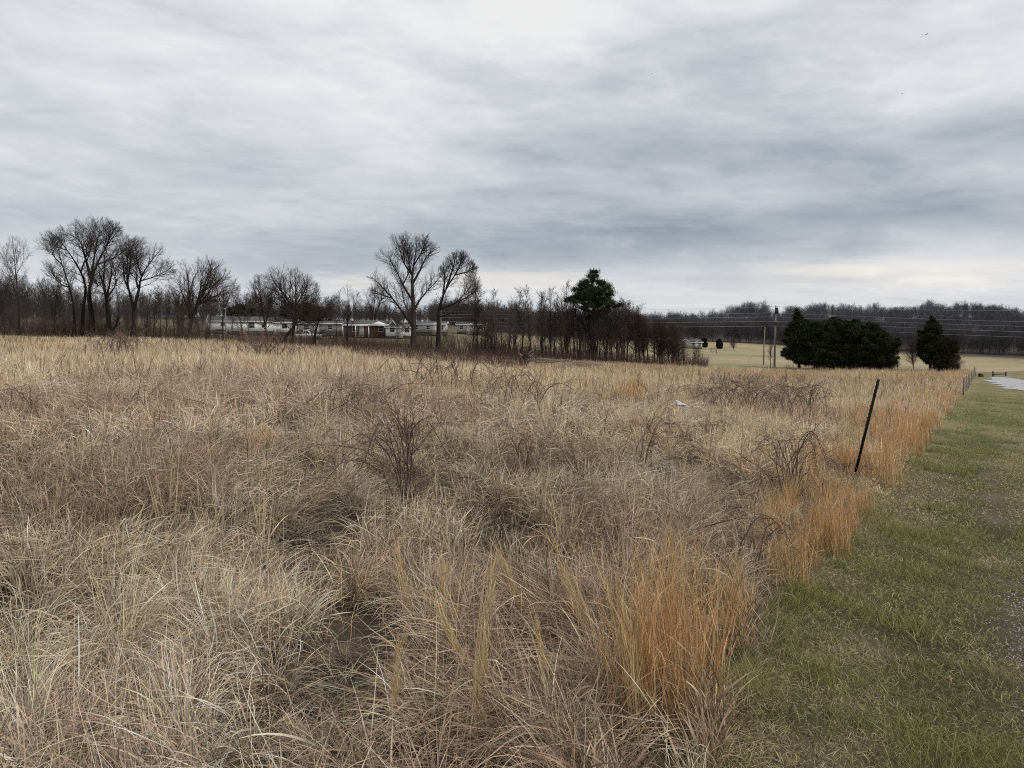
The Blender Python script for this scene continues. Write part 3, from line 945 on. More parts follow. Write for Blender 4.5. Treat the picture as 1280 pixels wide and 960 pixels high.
def tubes(parts, name, k_of):
    Vs, Fs, o = [], [], 0
    for (P, R), k in zip(parts, k_of):
        V, F = tube_batch(P, R, k); Vs.append(V); Fs.append(F + o); o += len(V)
    return np_mesh(name, np.concatenate(Vs), [np.concatenate(Fs)], smooth=True)


def flare(P, R):
    """thicken the foot of a trunk"""
    R = R.copy(); R[0] *= 1.55; R[1] *= 1.12
    return R


def traced_tree(name, label, cat, group, Y, base, limbs, levels, bark, twig, depth=0.5, seed=1, env=None, rscale=0.74):
    """limbs: list of (list of (u, v) photo points, start radius, end radius); first point of every limb lies on the ground or on another limb"""
    rng = np.random.default_rng(seed)
    g = on(base[0], Y); off = g - pt(base[0], base[1], Y)
    def W(p): return pt(p[0], p[1], Y) + np.array([0, 0, off[2]])
    root = thing(name, label, cat, g, group=group)
    P0, R0 = [], []
    joints = []
    for i, (pl, ra, rb) in enumerate(limbs):
        p = np.array([W(q) for q in pl]) - g
        grounded = abs(p[0, 2]) < 0.8
        if grounded: p[0, 2] = -0.15
        y0 = 0.0
        if not grounded and joints:
            allj = np.concatenate(joints); j = allj[np.argmin(((allj - p[0]) ** 2 * np.array([1, 0, 1])).sum(1))]
            y0 = j[1]; p[0] = j
        run = np.linalg.norm(np.diff(p, axis=0), axis=1).cumsum()
        lean = 0.0 if i == 0 else rng.uniform(-depth, depth)
        p[1:, 1] = y0 + lean * run + rng.normal(0, 0.15, len(run))
        P, R = resample(p, (rb + (ra - rb) * np.linspace(1, 0, len(p)) ** 1.25) * rscale, 14)
        if grounded: R = flare(P, R)
        joints.append(P)
        P0.append(P); R0.append(R)
    P0 = np.array(P0); R0 = np.array(R0)
    link('trunk', tubes([(P0, R0)], 'trunk', [8]), bark, root)
    E = None
    if env:
        c = W(env[:2]) - g; E = ((c[0], 0, c[2]), (env[2] / FPX * Y, max(env[2], env[3]) / FPX * Y, env[3] / FPX * Y))
    parts = []; P, R = P0, R0
    for lv in levels:
        kw = dict(lv); kw.setdefault('env', E)
        P, R = grow(rng, P, R, **kw); parts.append((P, R))
    ks = [4] + [3] * (len(parts) - 1)
    link('crown', tubes(parts, 'crown', ks), twig, root)
    return root


def LV(m1, m2, m3, L1=3.4, t0=0.3, ang=(0.5, 1.1), up=0.09, r=0.016, wob=0.14, L2=0.62, L3=0.60):
    m1, m2, m3 = int(m1 * 1.55), m2 + 1, m3 + 1; L1 *= 1.3; r *= 0.82; m2 += 1
    return [dict(m=m1, t0=t0, t1=1.0, ang=ang, lr=(0.6, 1.1), rr=0.62, n=6, up=up, wob=wob, Lref=L1, shape=0.35, rmin=r * 1.5),
            dict(m=m2, t0=0.15, t1=1.0, ang=(0.4, 0.95), lr=(L2 * 0.6, L2 * 1.15), rr=0.6, n=4, up=up * 0.8, wob=wob, shape=0.4, rmin=r),
            dict(m=m3, t0=0.12, t1=1.0, ang=(0.4, 1.0), lr=(L3 * 0.6, L3 * 1.2), rr=0.65, n=3, up=up * 0.5, wob=wob * 1.2, shape=0.35, rmin=r * 0.72)]


GB = 'big bare trees along the far edge of the field'
traced_tree('bare_tree', 'slender bare tree standing alone at the far left end of the field', 'tree', GB, 112, (24, 413),
            [([(24, 413), (23, 385), (21, 350), (18, 318), (17, 292)], 0.26, 0.03), ([(22, 372), (12, 345), (4, 322)], 0.10, 0.02), ([(21, 352), (27, 325), (30, 305)], 0.08, 0.02),
             ([(21, 345), (10, 325), (8, 306)], 0.08, 0.02), ([(20, 335), (27, 318), (26, 300)], 0.06, 0.02)],
            LV(9, 5, 4, 2.2, ang=(0.4, 0.8), up=0.14, r=0.011), M['bark'], M['twigpale'], 0.4, 2, (17, 325, 19, 36))
traced_tree('bare_tree', 'tallest big bare tree at left with two thick main limbs forking high', 'tree', GB, 107, (113, 416),
            [([(113, 416), (113, 390), (113, 365), (114, 344), (121, 326), (130, 308), (142, 290)], 0.62, 0.06), ([(114, 350), (108, 322), (104, 306), (96, 294), (80, 284)], 0.32, 0.04),
             ([(114, 344), (117, 318), (121, 298), (124, 280)], 0.26, 0.04), ([(122, 326), (138, 316), (152, 302)], 0.18, 0.04), ([(108, 322), (112, 300), (108, 282)], 0.14, 0.03),
             ([(130, 308), (133, 290), (136, 277)], 0.12, 0.03), ([(121, 326), (128, 300), (130, 282)], 0.14, 0.03)],
            LV(14, 6, 5, 2.7, t0=0.35, r=0.013), M['bark2'], M['twig'], 0.5, 3, (116, 318, 46, 50))
traced_tree('bare_tree', 'big bare tree with curved slanting stems, left of the tallest one', 'tree', GB, 108, (101, 416),
            [([(103, 416), (104, 385), (107, 355), (98, 332), (86, 312), (72, 290)], 0.42, 0.05), ([(92, 414), (95, 385), (91, 355), (85, 325), (80, 300)], 0.30, 0.04),
             ([(90, 358), (78, 352), (66, 342), (60, 334)], 0.16, 0.03), ([(98, 333), (98, 310), (90, 288)], 0.18, 0.03), ([(86, 312), (74, 305), (64, 296)], 0.12, 0.03), ([(85, 325), (72, 315), (68, 300)], 0.12, 0.03)],
            LV(14, 6, 5, 2.5, t0=0.35, r=0.013), M['bark2'], M['twig'], 0.5, 4, (88, 320, 36, 46))
traced_tree('bare_tree', 'dark thick bare tree with a broken stub near its foot', 'tree', GB, 105, (135, 417),
            [([(135, 417), (136, 392), (134, 370), (129, 350), (123, 335)], 0.60, 0.10), ([(136, 398), (139, 370), (150, 345), (156, 325)], 0.34, 0.05), ([(137, 409), (146, 403), (153, 392)], 0.24, 0.13),
             ([(134, 370), (134, 348), (136, 326), (139, 312)], 0.26, 0.04), ([(139, 370), (147, 350), (144, 330)], 0.16, 0.04), ([(129, 350), (122, 352), (118, 344)], 0.12, 0.04)],
            LV(13, 6, 5, 2.3, t0=0.4, r=0.013), M['bark2'], M['twig'], 0.4, 5, (138, 345, 26, 40))
traced_tree('bare_tree', 'wide spreading bare tree with a short forked trunk, right of the dark tree', 'tree', GB, 106, (166, 418),
            [([(166, 418), (166, 398), (165, 378), (161, 350), (159, 325), (160, 304)], 0.46, 0.05), ([(166, 380), (174, 358), (178, 342), (190, 326), (203, 312)], 0.32, 0.04), ([(178, 342), (178, 322), (182, 302)], 0.18, 0.03),
             ([(162, 355), (153, 340), (150, 320)], 0.18, 0.03), ([(178, 345), (192, 340), (208, 330)], 0.14, 0.03), ([(161, 345), (170, 325), (172, 302)], 0.18, 0.03), ([(174, 358), (168, 340), (166, 318)], 0.14, 0.03)],
            LV(14, 6, 5, 2.5, t0=0.3, r=0.013), M['bark2'], M['twig'], 0.5, 6, (180, 330, 34, 38))
traced_tree('bare_tree', 'rounded dense bare tree with a fan of stems, left of the white house', 'tree', GB, 104, (237, 421),
            [([(237, 421), (239, 398), (248, 375), (258, 352), (266, 330)], 0.40, 0.04), ([(239, 398), (240, 370), (240, 345), (238, 328)], 0.24, 0.03), ([(240, 392), (246, 365), (252, 340), (254, 320)], 0.26, 0.03),
             ([(244, 383), (262, 362), (278, 345)], 0.20, 0.03), ([(240, 390), (230, 365), (224, 345)], 0.18, 0.03), ([(248, 375), (268, 365), (290, 360)], 0.18, 0.03), ([(233, 420), (229, 404), (227, 388)], 0.18, 0.04), ([(252, 366), (266, 345), (276, 328)], 0.18, 0.03), ([(240, 392), (232, 372), (231, 345), (236, 330)], 0.18, 0.03), ([(239, 396), (226, 378), (220, 356)], 0.14, 0.03), ([(244, 380), (247, 350), (246, 325)], 0.18, 0.03), ([(256, 358), (274, 350), (288, 342)], 0.14, 0.03), ([(246, 376), (262, 372), (280, 372)], 0.12, 0.03)],
            LV(11, 5, 4, 2.4, t0=0.2, r=0.012, up=0.12), M['bark'], M['twigred'], 0.55, 7, (256, 352, 41, 36))
traced_tree('bare_tree', 'thin upright bare tree rising behind the rounded tree', 'tree', GB, 118, (279, 420),
            [([(279, 420), (279, 395), (280, 370), (279, 345)], 0.18, 0.03), ([(279, 385), (286, 365), (292, 350)], 0.09, 0.02), ([(279, 380), (273, 362), (271, 350)], 0.08, 0.02)],
            LV(10, 6, 4, 2.0, r=0.012), M['bark'], M['twig'], 0.4, 8, (282, 368, 17, 28))
traced_tree('bare_tree', 'broad bare tree with a stout leaning trunk in front of the white house', 'tree', GB, 98, (351, 428),
            [([(351, 428), (358, 415), (368, 402), (374, 388), (380, 368), (384, 352)], 0.34, 0.04), ([(364, 430), (364, 402), (360, 384), (354, 362), (352, 340)], 0.32, 0.04), ([(364, 404), (366, 378), (366, 352), (364, 336)], 0.22, 0.03),
             ([(374, 388), (386, 374), (393, 362)], 0.14, 0.03), ([(360, 384), (346, 366), (340, 350)], 0.16, 0.03), ([(368, 402), (384, 398), (396, 392)], 0.12, 0.03), ([(366, 378), (374, 355), (376, 340)], 0.14, 0.03), ([(360, 386), (342, 376), (326, 366)], 0.14, 0.03), ([(357, 372), (344, 352), (338, 340)], 0.12, 0.03), ([(362, 396), (342, 394), (322, 386)], 0.10, 0.03)],
            LV(14, 5, 4, 2.8, t0=0.2, r=0.012), M['bark2'], M['twig'], 0.5, 9, (357, 367, 41, 38))
traced_tree('bare_tree', 'narrower bare tree just left of the broad tree, twigs over the white house roof', 'tree', GB, 102, (330, 427),
            [([(335, 427), (332, 405), (328, 380), (326, 360), (324, 345)], 0.22, 0.03), ([(331, 400), (338, 375), (340, 355)], 0.14, 0.03), ([(329, 388), (318, 370), (314, 355)], 0.12, 0.03)],
            LV(14, 7, 4, 2.2, t0=0.2, r=0.012), M['bark'], M['twigred'], 0.5, 10, (328, 367, 21, 32))
traced_tree('bare_tree', 'low reddish bare tree between the pickup and the broad tree', 'tree', GB, 100, (393, 433),
            [([(393, 433), (394, 415), (397, 402), (398, 390), (399, 380)], 0.26, 0.04), ([(397, 402), (406, 392), (413, 384)], 0.12, 0.03), ([(396, 406), (388, 394), (384, 384)], 0.12, 0.03)],
            LV(13, 7, 5, 1.7, t0=0.2, r=0.012), M['bark2'], M['twigred'], 0.5, 11, (399, 390, 20, 19))
traced_tree('bare_tree', 'slim sapling tree in front of the long white mobile home', 'tree', GB, 98, (434, 433),
            [([(434, 433), (434, 410), (435, 385), (434, 356)], 0.20, 0.02), ([(434, 400), (427, 380), (424, 365)], 0.07, 0.02), ([(435, 396), (443, 378), (446, 364)], 0.07, 0.02), ([(434, 408), (442, 396), (448, 388)], 0.06, 0.02)],
            LV(9, 5, 3, 1.6, t0=0.25, ang=(0.4, 0.8), up=0.12, r=0.010), M['bark2'], M['twigpale'], 0.4, 12, (435, 384, 17, 30))
traced_tree('bare_tree', 'small crooked bare tree standing behind the brick mobile home', 'tree', GB, 190, (468, 416),
            [([(468, 416), (468, 400), (464, 388), (458, 376)], 0.32, 0.05), ([(468, 400), (474, 386), (480, 374)], 0.2, 0.05), ([(466, 393), (468, 380), (468, 368)], 0.16, 0.05)],
            LV(10, 5, 4, 3.0, t0=0.35, r=0.02), M['bark2'], M['twig'], 0.4, 13, (468, 382, 20, 20))
traced_tree('bare_tree', 'tall spreading bare tree with long low limb, left of the central pair', 'tree', GB, 95, (516, 434),
            [([(516, 434), (517, 408), (517, 382), (516, 358), (516, 335), (519, 312), (521, 293)], 0.58, 0.04), ([(514, 400), (503, 384), (490, 367), (474, 350), (459, 336)], 0.26, 0.03), ([(515, 372), (506, 350), (497, 330), (489, 316)], 0.24, 0.03),
             ([(517, 382), (526, 366), (536, 354), (548, 342)], 0.24, 0.03), ([(516, 352), (526, 330), (534, 315), (545, 306)], 0.24, 0.03), ([(516, 340), (505, 320), (500, 300)], 0.20, 0.03), ([(516, 334), (512, 312), (509, 294)], 0.16, 0.03),
             ([(520, 322), (530, 306), (534, 293)], 0.14, 0.03), ([(490, 367), (474, 360), (460, 352)], 0.12, 0.03), ([(515, 390), (506, 372), (503, 352)], 0.14, 0.03), ([(506, 350), (512, 330), (511, 312)], 0.14, 0.03), ([(517, 395), (510, 402), (494, 398)], 0.10, 0.03)],
            LV(12, 6, 5, 2.1, t0=0.3, r=0.012, up=0.12, ang=(0.4, 0.85)), M['bark'], M['twig'], 0.55, 14, (508, 346, 52, 58))
traced_tree('bare_tree', 'leaning bare tree with dark trunk and rounded top, right of the central pair', 'tree', GB, 95, (547, 435),
            [([(547, 435), (548, 408), (549, 380), (552, 366), (557, 353), (568, 335), (580, 318)], 0.44, 0.04), ([(550, 376), (570, 369), (586, 361), (597, 350)], 0.22, 0.03), ([(550, 390), (568, 382), (590, 382)], 0.14, 0.03),
             ([(555, 358), (555, 335), (552, 322)], 0.18, 0.03), ([(560, 348), (566, 325), (570, 309)], 0.20, 0.03), ([(568, 335), (584, 330), (592, 325)], 0.14, 0.03), ([(570, 369), (582, 356), (590, 345)], 0.10, 0.03), ([(568, 335), (576, 318), (580, 309)], 0.12, 0.03)],
            LV(14, 6, 5, 2.0, t0=0.35, r=0.012, up=0.12), M['bark2'], M['twig'], 0.45, 15, (572, 344, 27, 36))

# ---- variants for the rows, one mesh pair each, copied tree by tree
def sapling_variant(seed, H, r0, m1, m2, m3, spread, t0, stems=1, pale=False, red=False, kind='bare_tree'):
    rng = np.random.default_rng(seed)
    P0, R0 = [], []
    for i in range(stems):
        a = rng.uniform(0, 2 * PI); lean = rng.uniform(0.0, 0.10) if stems == 1 else rng.uniform(0.06, 0.22)
        z = np.linspace(-0.15, H * rng.uniform(0.8, 1.0), 12)
        w = np.cumsum(rng.normal(0, 0.05, (12, 2)), 0)
        p = np.stack([np.sin(a) * lean * z + w[:, 0] * z / H, np.cos(a) * lean * z + w[:, 1] * z / H, z], 1)
        P0.append(p); R0.append(flare(p, np.linspace(r0, 0.02, 12) * rng.uniform(0.7, 1.0)))
    P0 = np.array(P0); R0 = np.array(R0)
    tr = tubes([(P0, R0)], 'trunk', [6])
    P1, Q1 = grow(rng, P0, R0, int(m1 * 1.5), t0 * 0.7, 1.0, (0.35, 0.85), (0.6, 1.1), 0.55, 5, 0.12, 0.12, 0.3, None, 0.55, 0.016, Lref=spread * 1.35)
    P2, Q2 = grow(rng, P1, Q1, m2, 0.15, 1.0, (0.4, 0.9), (0.4, 0.75), 0.6, 3, 0.10, 0.14, 0.4, None, 0.4, 0.013)
    P3, Q3 = grow(rng, P2, Q2, m3, 0.15, 1.0, (0.4, 0.9), (0.35, 0.65), 0.6, 3, 0.06, 0.16, 0.5, None, 0.4, 0.011)
    cr = tubes([(P1, Q1), (P2, Q2), (P3, Q3)], 'crown', [3, 3, 3])
    tr.materials.append(M['bark2'] if seed % 2 else M['bark']); cr.materials.append(M['twigpale'] if pale else M['twigred'] if red else M['twig'])
    return tr, cr, H


SAP = [sapling_variant(101, 8.0, 0.11, 16, 6, 4, 1.9, 0.25), sapling_variant(102, 8.5, 0.10, 15, 6, 4, 1.5, 0.35, pale=True), sapling_variant(103, 7.5, 0.09, 13, 6, 4, 2.0, 0.2, 2, red=True),
       sapling_variant(104, 8.0, 0.12, 18, 6, 4, 1.7, 0.3), sapling_variant(105, 9.0, 0.10, 14, 5, 4, 1.4, 0.4, pale=True), sapling_variant(106, 7.0, 0.09, 12, 7, 4, 2.1, 0.15, 3, red=True),
       sapling_variant(107, 8.5, 0.16, 18, 7, 4, 2.3, 0.25)]


def put_sapling(var, loc, rz, H, label, group, name='bare_tree', sx=1.0):
    tr, cr, H0 = SAP[var]
    t = thing(name, label, 'tree', loc, rz, group); s = H / H0
    t.scale = (s * sx, s * sx, s)
    link('trunk', tr, None, t); link('crown', cr, None, t)
    return t


ORD = 'first second third fourth fifth sixth seventh eighth ninth tenth eleventh twelfth thirteenth fourteenth fifteenth sixteenth seventeenth eighteenth nineteenth twentieth'.split()
TENS = {2: 'twenty', 3: 'thirty', 4: 'forty', 5: 'fifty', 6: 'sixty'}


def ordinal(i):
    if i < 20: return ORD[i]
    t, r = divmod(i + 1, 10)
    return {2: 'twentieth', 3: 'thirtieth', 4: 'fortieth', 5: 'fiftieth', 6: 'sixtieth'}[t] if r == 0 else TENS[t] + '-' + ORD[r - 1]


def tree_row():
    rng = np.random.default_rng(55)
    G = 'slim bare trees in the row on both sides of the tall pine'
    us = np.sort(np.concatenate([np.linspace(594, 700, 27) + rng.normal(0, 2.6, 27), np.linspace(702, 782, 34) + rng.normal(0, 2.6, 34), np.linspace(784, 868, 20) + rng.normal(0, 3.0, 20)]))
    vt = lambda u: np.interp(u, [590, 610, 640, 660, 700, 730, 770, 790, 800, 830, 850, 870], [362, 357, 362, 367, 367, 368, 370, 380, 382, 395, 404, 420])
    left = [u for u in us if u < 742]; right = [u for u in us if u >= 742]
    for i, u in enumerate(us):
        Y = np.interp(u, [590, 660, 760, 870], [103, 112, 116, 116]) + rng.uniform(-3, 7)
        b = on(u, Y); top = pt(u, vt(u) + rng.normal(2, 6) + (rng.uniform(8, 24) if rng.random() < 0.18 else 0), Y)
        H = max(3.0, top[2] - b[2])
        var = rng.choice([1, 4, 1, 4, 3]) if u < 670 else rng.choice([0, 2, 3, 1, 6, 4, 4]) if u < 785 else rng.choice([2, 0, 3, 5, 5])
        if u < 742: lab = 'slim bare tree in the row, %s to the left of the tall green pine' % ordinal(len(left) - 1 - i)
        else: lab = 'slim bare tree in the row, %s to the right of the tall green pine' % ordinal(i - len(left))
        put_sapling(int(var), b, rng.uniform(0, 6.28), H, lab, G, sx=rng.uniform(0.95, 1.35) * min(1.3, 8 / H) ** 0.4)


tree_row()


def left_row():
    rng = np.random.default_rng(56)
    G = 'thin bare trees among the big trees at left'
    spec = [(-60, 360), (-25, 350), (6, 362), (42, 366), (56, 350), (68, 338), (74, 358), (150, 352), (183, 352), (192, 356), (201, 358), (208, 362), (216, 364), (225, 372), (262, 362), (290, 372), (304, 362), (312, 372)]
    for i, (u, v) in enumerate(spec):
        Y = 112 + rng.uniform(-3, 14)
        b = on(u, Y); top = pt(u, v, Y)
        put_sapling(int(rng.choice([0, 1, 3, 4, 6])), b, rng.uniform(0, 6.28), max(4, top[2] - b[2]), 'thin bare tree among the big ones at left, %s from the left edge' % ordinal(max(i - 2, 0)) if i >= 2 else
                    'thin bare tree beyond the left end of the field, %s one' % ('outer' if i == 0 else 'inner'), G)
    # two odd ones by the houses
    for u, v, Y, lab in ((421, 372, 150, 'thin pale sapling behind the long white mobile home'), (497, 400, 118, 'small thin tree between the brick home and the tall spreading tree'), (612, 384, 104, 'reddish bushy small tree right of the leaning tree')):
        b = on(u, Y); put_sapling(2 if u == 612 else 4, b, 1.0, max(3, pt(u, v, Y)[2] - b[2]), lab, None)
    b = on(1142, 112); t = put_sapling(5, b, 0.6, 4.4, 'small forked bare tree between the cedar group and the cedar pair', None, sx=1.2)
    b = on(917, 260); put_sapling(5, b, 0.2, 4.0, 'low round bare shrub tree in the pasture beyond the field', None, sx=1.7)
    b = on(963, 120); put_sapling(3, b, 2.0, 5.0, 'spindly bare sapling at the foot of the utility pole', None, sx=0.8)
    b = on(1122, 109); put_sapling(2, b, 2.0, 2.2, 'tiny bare bush at the right foot of the cedar group', None, sx=1.3)
    b = on(1196, 100); put_sapling(5, b, 2.4, 2.6, 'low brown bush at the right foot of the cedar pair', None, sx=1.6)


left_row()


# ---- evergreens
def needle_cloud(rng, C, R, n_each, size, pal, flat=1.0, outward=0.6, wid=0.26):
    """small leaf faces spread through blobs C (k,3) with radii R (k,3)"""
    k = len(C); n = k * n_each
    i = np.repeat(np.arange(k), n_each)
    d = norm(rng.normal(0, 1, (n, 3))); rr = rng.random(n) ** 0.45
    rr = np.minimum(np.abs(rng.normal(0, 0.55, n)), 1.25)
    P = C[i] + d * R[i] * rr[:, None]
    ax = norm(d * outward + rng.normal(0, 0.6, (n, 3)) + np.array([0, 0, 0.15]))
    sd = norm(np.cross(ax, rng.normal(0, 1, (n, 3))))
    s = size * rng.uniform(0.6, 1.4, n)[:, None]
    V = np.stack([P - sd * s * wid, P + sd * s * wid, P + ax * s + sd * s * wid * 0.3, P + ax * s - sd * s * wid * 0.3], 1).reshape(-1, 3)
    F = np.arange(n * 4).reshape(-1, 4)
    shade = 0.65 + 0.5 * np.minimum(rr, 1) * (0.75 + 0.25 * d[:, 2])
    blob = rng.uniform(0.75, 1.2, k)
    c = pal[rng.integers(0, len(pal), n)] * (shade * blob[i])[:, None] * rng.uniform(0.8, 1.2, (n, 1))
    return V, F, np.repeat(c, 4, 0)


PINEC = np.array([(0.036, 0.056, 0.027), (0.045, 0.066, 0.032), (0.026, 0.042, 0.022), (0.06, 0.074, 0.038)])
CEDC = np.array([(0.034, 0.046, 0.025), (0.044, 0.054, 0.028), (0.027, 0.035, 0.021), (0.060, 0.060, 0.034)])
CEDB = np.array([(0.046, 0.042, 0.026), (0.038, 0.037, 0.024), (0.056, 0.047, 0.03)])


def pine():
    rng = np.random.default_rng(61); Y = 114
    g = on(741, Y)
    t = thing('pine_tree', 'tall green pine with a rounded clumpy crown above the bare row', 'tree', g)
    W = lambda u, v: pt(u, v, Y) - g
    tp = np.array([W(741, 446), W(740, 420), W(742, 395), W(741, 370), W(740, 352)]); tp[:, 1] = 0; tp[0, 2] = -0.15
    P, R = resample(tp, np.linspace(0.34, 0.07, 5), 14)
    clumps = [(733, 361, 10, 6), (752, 364, 10, 6), (742, 367, 12, 6), (750, 376, 12, 5), (730, 372, 9, 5), (762, 377, 9, 4), (720, 374, 8, 4), (741, 382, 10, 4), (740, 349, 8, 5), (731, 354, 7, 5), (749, 354, 7, 5), (724, 360, 6, 4), (741, 359, 10, 5), (756, 362, 7, 5), (734, 366, 9, 5), (749, 369, 9, 5), (722, 369, 6, 4), (762, 371, 7, 4), (757, 378, 9, 4), (716, 374, 7, 3),
              (740, 376, 9, 4), (728, 377, 6, 4), (765, 382, 8, 4), (771, 384, 6, 3), (748, 383, 8, 3.5), (710, 377, 5, 2.5), (733, 386, 6, 3), (757, 389, 7, 3)]
    C, RR, bp, br = [], [], [], []
    clumps.append((741, 346, 7, 4))
    for (u, v, ru, rv) in clumps:
        u = 742 + (u - 741) * 0.96; v = 343 + (v - 343) * 0.97
        for j in range(4):
            c = W(u + rng.normal(0, ru * 0.42), v + rng.normal(0, rv * 0.6)); c[1] = rng.uniform(-1, 1) * (2.4 if v < 362 else 3.2)
            C.append(c); RR.append(np.array((ru, ru, rv)) / FPX * Y * rng.uniform(0.62, 1.05) * (0.75 if v > 376 else 1.0))
            k = np.argmin(np.abs(P[:, 2] - (c[2] - 0.8 - 0.2 * abs(c[0]))))
            q = np.stack([P[k] * (1 - s) + c * s + np.array([0, 0, -0.35 * math.sin(s * PI)]) for s in np.linspace(0, 1, 6)])
            bp.append(q); br.append(np.linspace(0.09, 0.025, 6))
    link('trunk', tubes([(P[None], flare(P, R)[None]), (np.array(bp), np.array(br))], 'trunk', [8, 4]), M['bark'], t)
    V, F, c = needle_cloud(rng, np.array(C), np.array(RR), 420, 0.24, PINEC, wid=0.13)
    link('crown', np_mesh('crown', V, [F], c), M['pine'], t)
    # bare side branches below the crown
    return t


pine()


def cedar(u, vb, vt, wu, Y, seed, label, pal, group, lean=0.0, base=0.16, boxy=0.4):
    rng = np.random.default_rng(seed)
    g = on(u, Y); H = (pt(u, vt, Y)[2] - g[2]) * 0.93; Wd = wu * 1.2 / FPX * Y
    t = thing('cedar_tree', label, 'tree', g, group=group)
    z = np.linspace(-0.15, H * 0.93, 10)
    P = np.stack([lean * z + rng.normal(0, 0.03, 10), rng.normal(0, 0.03, 10), z], 1)
    C, R, bp, br = [], [], [], []
    n = 170
    for i in range(n):
        f = (i + rng.random()) / n
        zz = H * (base + (1 - base) * f)
        prof = min(1.0, (f + 0.10) / 0.22) * (1 - f ** (1.8 + 3 * boxy)) ** 0.7
        a = rng.uniform(0, 2 * PI); r = Wd * prof * rng.uniform(0.25, 0.95)
        if rng.random() < 0.22: r *= rng.uniform(1.05, 1.45)
        c = np.array([lean * zz + math.cos(a) * r, math.sin(a) * r, zz])
        C.append(c); s = Wd * rng.uniform(0.10, 0.26) * (0.55 + 0.5 * prof)
        R.append((s * 1.25, s * 1.25, s * rng.uniform(0.35, 0.8)))
        if i % 2 == 0:
            q0 = np.array([lean * (zz - 0.5), 0, zz - 0.45])
            q = np.stack([q0 * (1 - s_) + c * s_ for s_ in np.linspace(0, 1, 5)]); bp.append(q); br.append(np.linspace(0.05, 0.018, 5))
    for i in range(26):
        f = rng.random() ** 1.2 * 0.85; zz = H * (base + (1 - base) * f); a = rng.uniform(0, 2 * PI)
        ln = Wd * rng.uniform(0.95, 1.35) * min(1.0, (f + 0.12) / 0.2) * (1 - f ** (1.8 + 3 * boxy)) ** 0.6; up = rng.uniform(-0.05, 0.35)
        for s_ in (0.55, 0.7, 0.83, 0.94, 1.0):
            C.append(np.array([lean * zz + math.cos(a) * ln * s_, math.sin(a) * ln * s_, zz + up * ln * s_ + rng.normal(0, 0.08)])); q_ = 0.42 * (1.25 - s_) + 0.10; R.append((q_, q_, q_ * 0.45))
        q = np.stack([np.array([lean * zz, 0, zz - 0.1]) * (1 - s_) + C[-1] * s_ for s_ in np.linspace(0, 1, 5)]); bp.append(q); br.append(np.linspace(0.05, 0.015, 5))
    for i in range(5 if boxy <= 0.6 else 0):
        C.append(np.array([lean * H + rng.normal(0, 0.15), rng.normal(0, 0.15), H * (0.93 + 0.03 * i)])); R.append((0.26 - 0.03 * i, 0.26 - 0.03 * i, 0.3))
    link('trunk', tubes([(P[None], flare(P[0], np.linspace(0.20, 0.03, 10))[None]), (np.array(bp), np.array(br))], 'trunk', [7, 3]), M['bark2'], t)
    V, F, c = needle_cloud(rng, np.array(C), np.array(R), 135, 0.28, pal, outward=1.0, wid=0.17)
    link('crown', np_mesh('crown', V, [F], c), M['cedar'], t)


GC = 'dark cedars at the far right of the field'
cedar(999, 456, 386, 13, 118, 71, 'ragged leftmost cedar of the dark group, open branches towards the pole', CEDC, GC, -0.06, 0.10, 0.3)
cedar(1019, 457, 399, 20, 116, 72, 'broad dark cedar, second from the pole in the dark group', CEDC, GC, 0, 0.05, 1.1)
cedar(1041, 457, 393, 21, 114, 73, 'biggest dark cedar in the middle of the dark group', CEDC, GC, 0, 0.05, 1.1)
cedar(1065, 458, 396, 21, 113, 74, 'broad dark cedar just right of the biggest one', CEDC, GC, 0, 0.05, 1.3)
cedar(1086, 458, 400, 19, 112, 75, 'dark cedar second from the right end of the dark group', CEDC, GC, 0, 0.05, 1.2)
cedar(1103, 459, 414, 14, 110, 76, 'lower rightmost cedar of the dark group', CEDC, GC, 0.02, 0.04, 0.6)
cedar(1163, 460, 396, 11, 108, 77, 'taller cedar of the pair standing apart at right', CEDC, GC, 0, 0.16, 0.6)
cedar(1181, 462, 420, 10, 104, 78, 'shorter brownish cedar of the pair standing apart at right', CEDB, GC, 0, 0.05, 0.8)
cedar(301, 416, 379, 15, 185, 79, 'dark evergreen behind the roof of the white house', CEDC, None, 0, 0.1, 0.9)
cedar(899, 428, 423, 2.6, 265, 80, 'small dark round evergreen bush in the pasture, right one of two', CEDC, 'two small dark bushes in the pasture', 0, 0.02, 1.0)
cedar(880, 427, 422, 2.6, 270, 81, 'small dark round evergreen bush in the pasture, left one of two', CEDC, 'two small dark bushes in the pasture', 0, 0.02, 1.0)
cedar(380, 416, 378, 22, 205, 82, 'dull reddish evergreen behind the broad bare tree', CEDB, None, 0, 0.1, 0.9)


# ---- far woods: uncountable, merged
def ribbons(rng, P, R):
    """flat strips instead of tubes for twigs far away"""
    B, n, _ = P.shape
    T = norm(P[:, -1] - P[:, 0]); S = norm(np.cross(T, rng.normal(0, 1, (B, 3))))
    V = np.stack([P - S[:, None] * R[..., None], P + S[:, None] * R[..., None]], 2).reshape(-1, 3)
    b = np.arange(B)[:, None] * 2 * n; i = np.arange(n - 1)[None] * 2
    return V, np.stack([b + i, b + i + 1, b + i + 3, b + i + 2], -1).reshape(-1, 4)


